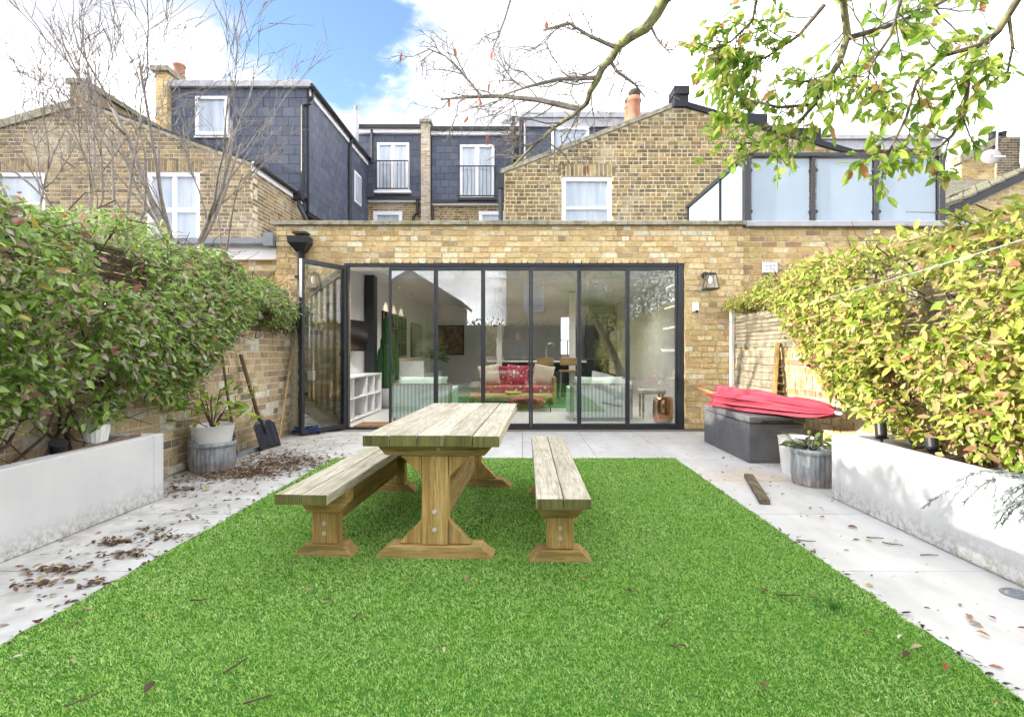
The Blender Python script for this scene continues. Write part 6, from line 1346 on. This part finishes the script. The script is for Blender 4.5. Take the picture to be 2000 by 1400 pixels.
rg = thing('rear_gable', 'grey brick gable house behind the garden, mirrored at left in the glass', 'house', (-6, -14, 0)); MB().prism([(-9,-14,0),(-3.6,-14,0),(-3.6,-14,3.9),(-6.3,-14,5.6),(-9,-14,3.9)], (0,-5,0)).build('wall', M['brick_grey'], rg); MB().prism([(-3.3,-13.8,3.75),(-6.3,-13.8,5.65),(-6.3,-13.8,5.8),(-3.3,-13.8,3.95)], (0,-5.4,0)).build('roof', M['slate'], rg); MB().prism([(-9.3,-13.8,3.75),(-6.3,-13.8,5.65),(-6.3,-13.8,5.8),(-9.3,-13.8,3.95)], (0,-5.4,0)).build('roof', M['slate'], rg)
for i, (x0, z0) in enumerate(((.1,3.4),(3.6,3.4),(.1,.8),(3.6,.8))):
    q = MB(); q.box(x0,x0+1.1,-14,-13.93,z0,z0+.08); q.box(x0,x0+1.1,-14,-13.93,z0+1.62,z0+1.7); q.box(x0,x0+.07,-14,-13.93,z0+.08,z0+1.62); q.box(x0+1.03,x0+1.1,-14,-13.93,z0+.08,z0+1.62); q.box(x0+.07,x0+1.03,-14,-13.94,z0+.8,z0+.86); o = q.build('window', M['upvc'], rho); bx('pane', M['pane'], o, x0+.07, x0+1.03, -14, -13.96, z0+.08, z0+1.62)
tl_ = thing('rear_tree', 'bushy yellow-green tree behind the garden, mirrored in the glass', 'tree', (5, -6, 0)); MB().tube([(5,-6,0),(5.1,-6,2),(4.9,-6.1,3.4)], [.14,.1,.06], 8).build('trunk', M['bark'], tl_); k = 5000; u = g.standard_normal((k,3)); u /= np.linalg.norm(u,axis=1,keepdims=True); P = np.array([4.9,-6,3.4])+u*(g.random((k,1))**.4)*np.array([1.9,1.4,1.9]); put_leaves(tl_, P, g.standard_normal((k,3)), g.standard_normal((k,3))+np.array([0,0,.6]), g.uniform(.08,.15,k), M['hedge_light'], 0, 'crown')
# the photographer standing behind the tripod, seen only as a reflection
def person():
    t = thing('person', 'person in navy jacket and dark trousers standing, mirrored in the glass', 'person', (-.12, -.62, 0)); ox, oy = -.12, -.62
    J = [(0,0,.95,.125),(0,.0,1.15,.13),(0,.0,1.36,.14),(0,.01,1.50,.065),(0,.02,1.565,.055),(0,.03,1.63,.085),(0,.025,1.72,.075)]; E = [(i,i+1) for i in range(6)]
    for s in (-1,1):
        b = len(J); J += [(s*.17,0,1.42,.068),(s*.235,.0,1.16,.052),(s*.19,.16,.98,.040),(s*.155,.24,.98,.034),(s*.15,.29,.975,.036)]; E += [(2,b),(b,b+1),(b+1,b+2),(b+2,b+3),(b+3,b+4)]
        for k, (dx_, ln) in enumerate(((-.03,.06),(-.01,.075),(.01,.078),(.028,.065))): c = len(J); J += [(s*.15+dx_,.31,.97,.010),(s*.15+dx_*1.1,.31+ln*.6,.95,.009),(s*.15+dx_*1.1,.31+ln*.7,.92,.008)]; E += [(b+4,c),(c,c+1),(c+1,c+2)]
        c = len(J); J += [(s*.15-s*.04,.285,.975,.011),(s*.15-s*.055,.31,.96,.009)]; E += [(b+4,c),(c,c+1)]
        b = len(J); J += [(s*.09,0,.88,.095),(s*.10,.01,.50,.062),(s*.105,-.015,.10,.045),(s*.11,.05,.045,.045),(s*.12,.15,.03,.035)]; E += [(0,b),(b,b+1),(b+1,b+2),(b+2,b+3),(b+3,b+4)]
    me = bpy.data.meshes.new('body'); me.from_pydata([(ox+j[0], oy+j[1], j[2]) for j in J], E, []); o = bpy.data.objects.new('body', me); COL.objects.link(o)
    sk_ = o.modifiers.new('skin', 'SKIN'); 
    if not me.skin_vertices: me.attributes.new('skin', 'FLOAT', 'POINT')
    for i, j in enumerate(J): me.skin_vertices[0].data[i].radius = (j[3], j[3]*.85); me.skin_vertices[0].data[i].use_root = (i == 0)
    o.modifiers.new('sub', 'SUBSURF').levels = 2; o.modifiers['sub'].render_levels = 2
    m = Mat('clothes and skin', .8, .2); g_ = m.n('ShaderNodeNewGeometry'); sp_ = m.n('ShaderNodeSeparateXYZ'); m.l(g_.outputs['Position'], sp_.inputs[0]); zz = m.mul(sp_.outputs[2], .5)
    c = m.ramp(zz, [(0,(.02,.02,.02)),(.03,(.02,.022,.03)),(.455,(.02,.032,.075)),(.745,(.50,.31,.23))], True)
    yy = m.n('ShaderNodeMath', operation='GREATER_THAN'); yy.inputs[1].default_value = oy+.215; m.l(sp_.outputs[1], yy.inputs[0]); c = m.mix(yy.outputs[0], c, (.50,.31,.23)); m.col(c); me.materials.append(m.m); adopt(o, t)
    MB().lathe([(.078,1.64),(.092,1.70),(.082,1.76),(.03,1.795),(.005,1.80)], (ox, oy+.005, 0), 16).build('hair', plain('dark hair', (.03,.02,.015), .7), t, True)
    fc = MB(); fc.add([(ox-.012,oy+.105,1.66),(ox+.012,oy+.105,1.66),(ox+.014,oy+.125,1.635),(ox-.014,oy+.125,1.635),(ox,oy+.10,1.69)], [(0,1,2,3),(0,4,1)]); fc.build('nose', m.m, t)
    for s in (-1,1): MB().lathe([(.001,-.008),(.011,0),(.001,.008)], (ox+s*.032, oy+.098, 1.675), 8).build('eye', M['black'], t, True)
    bx('mouth', plain('lips', (.35,.12,.10), .6), t, ox-.022, ox+.022, oy+.085, oy+.112, 1.598, 1.606)
person()
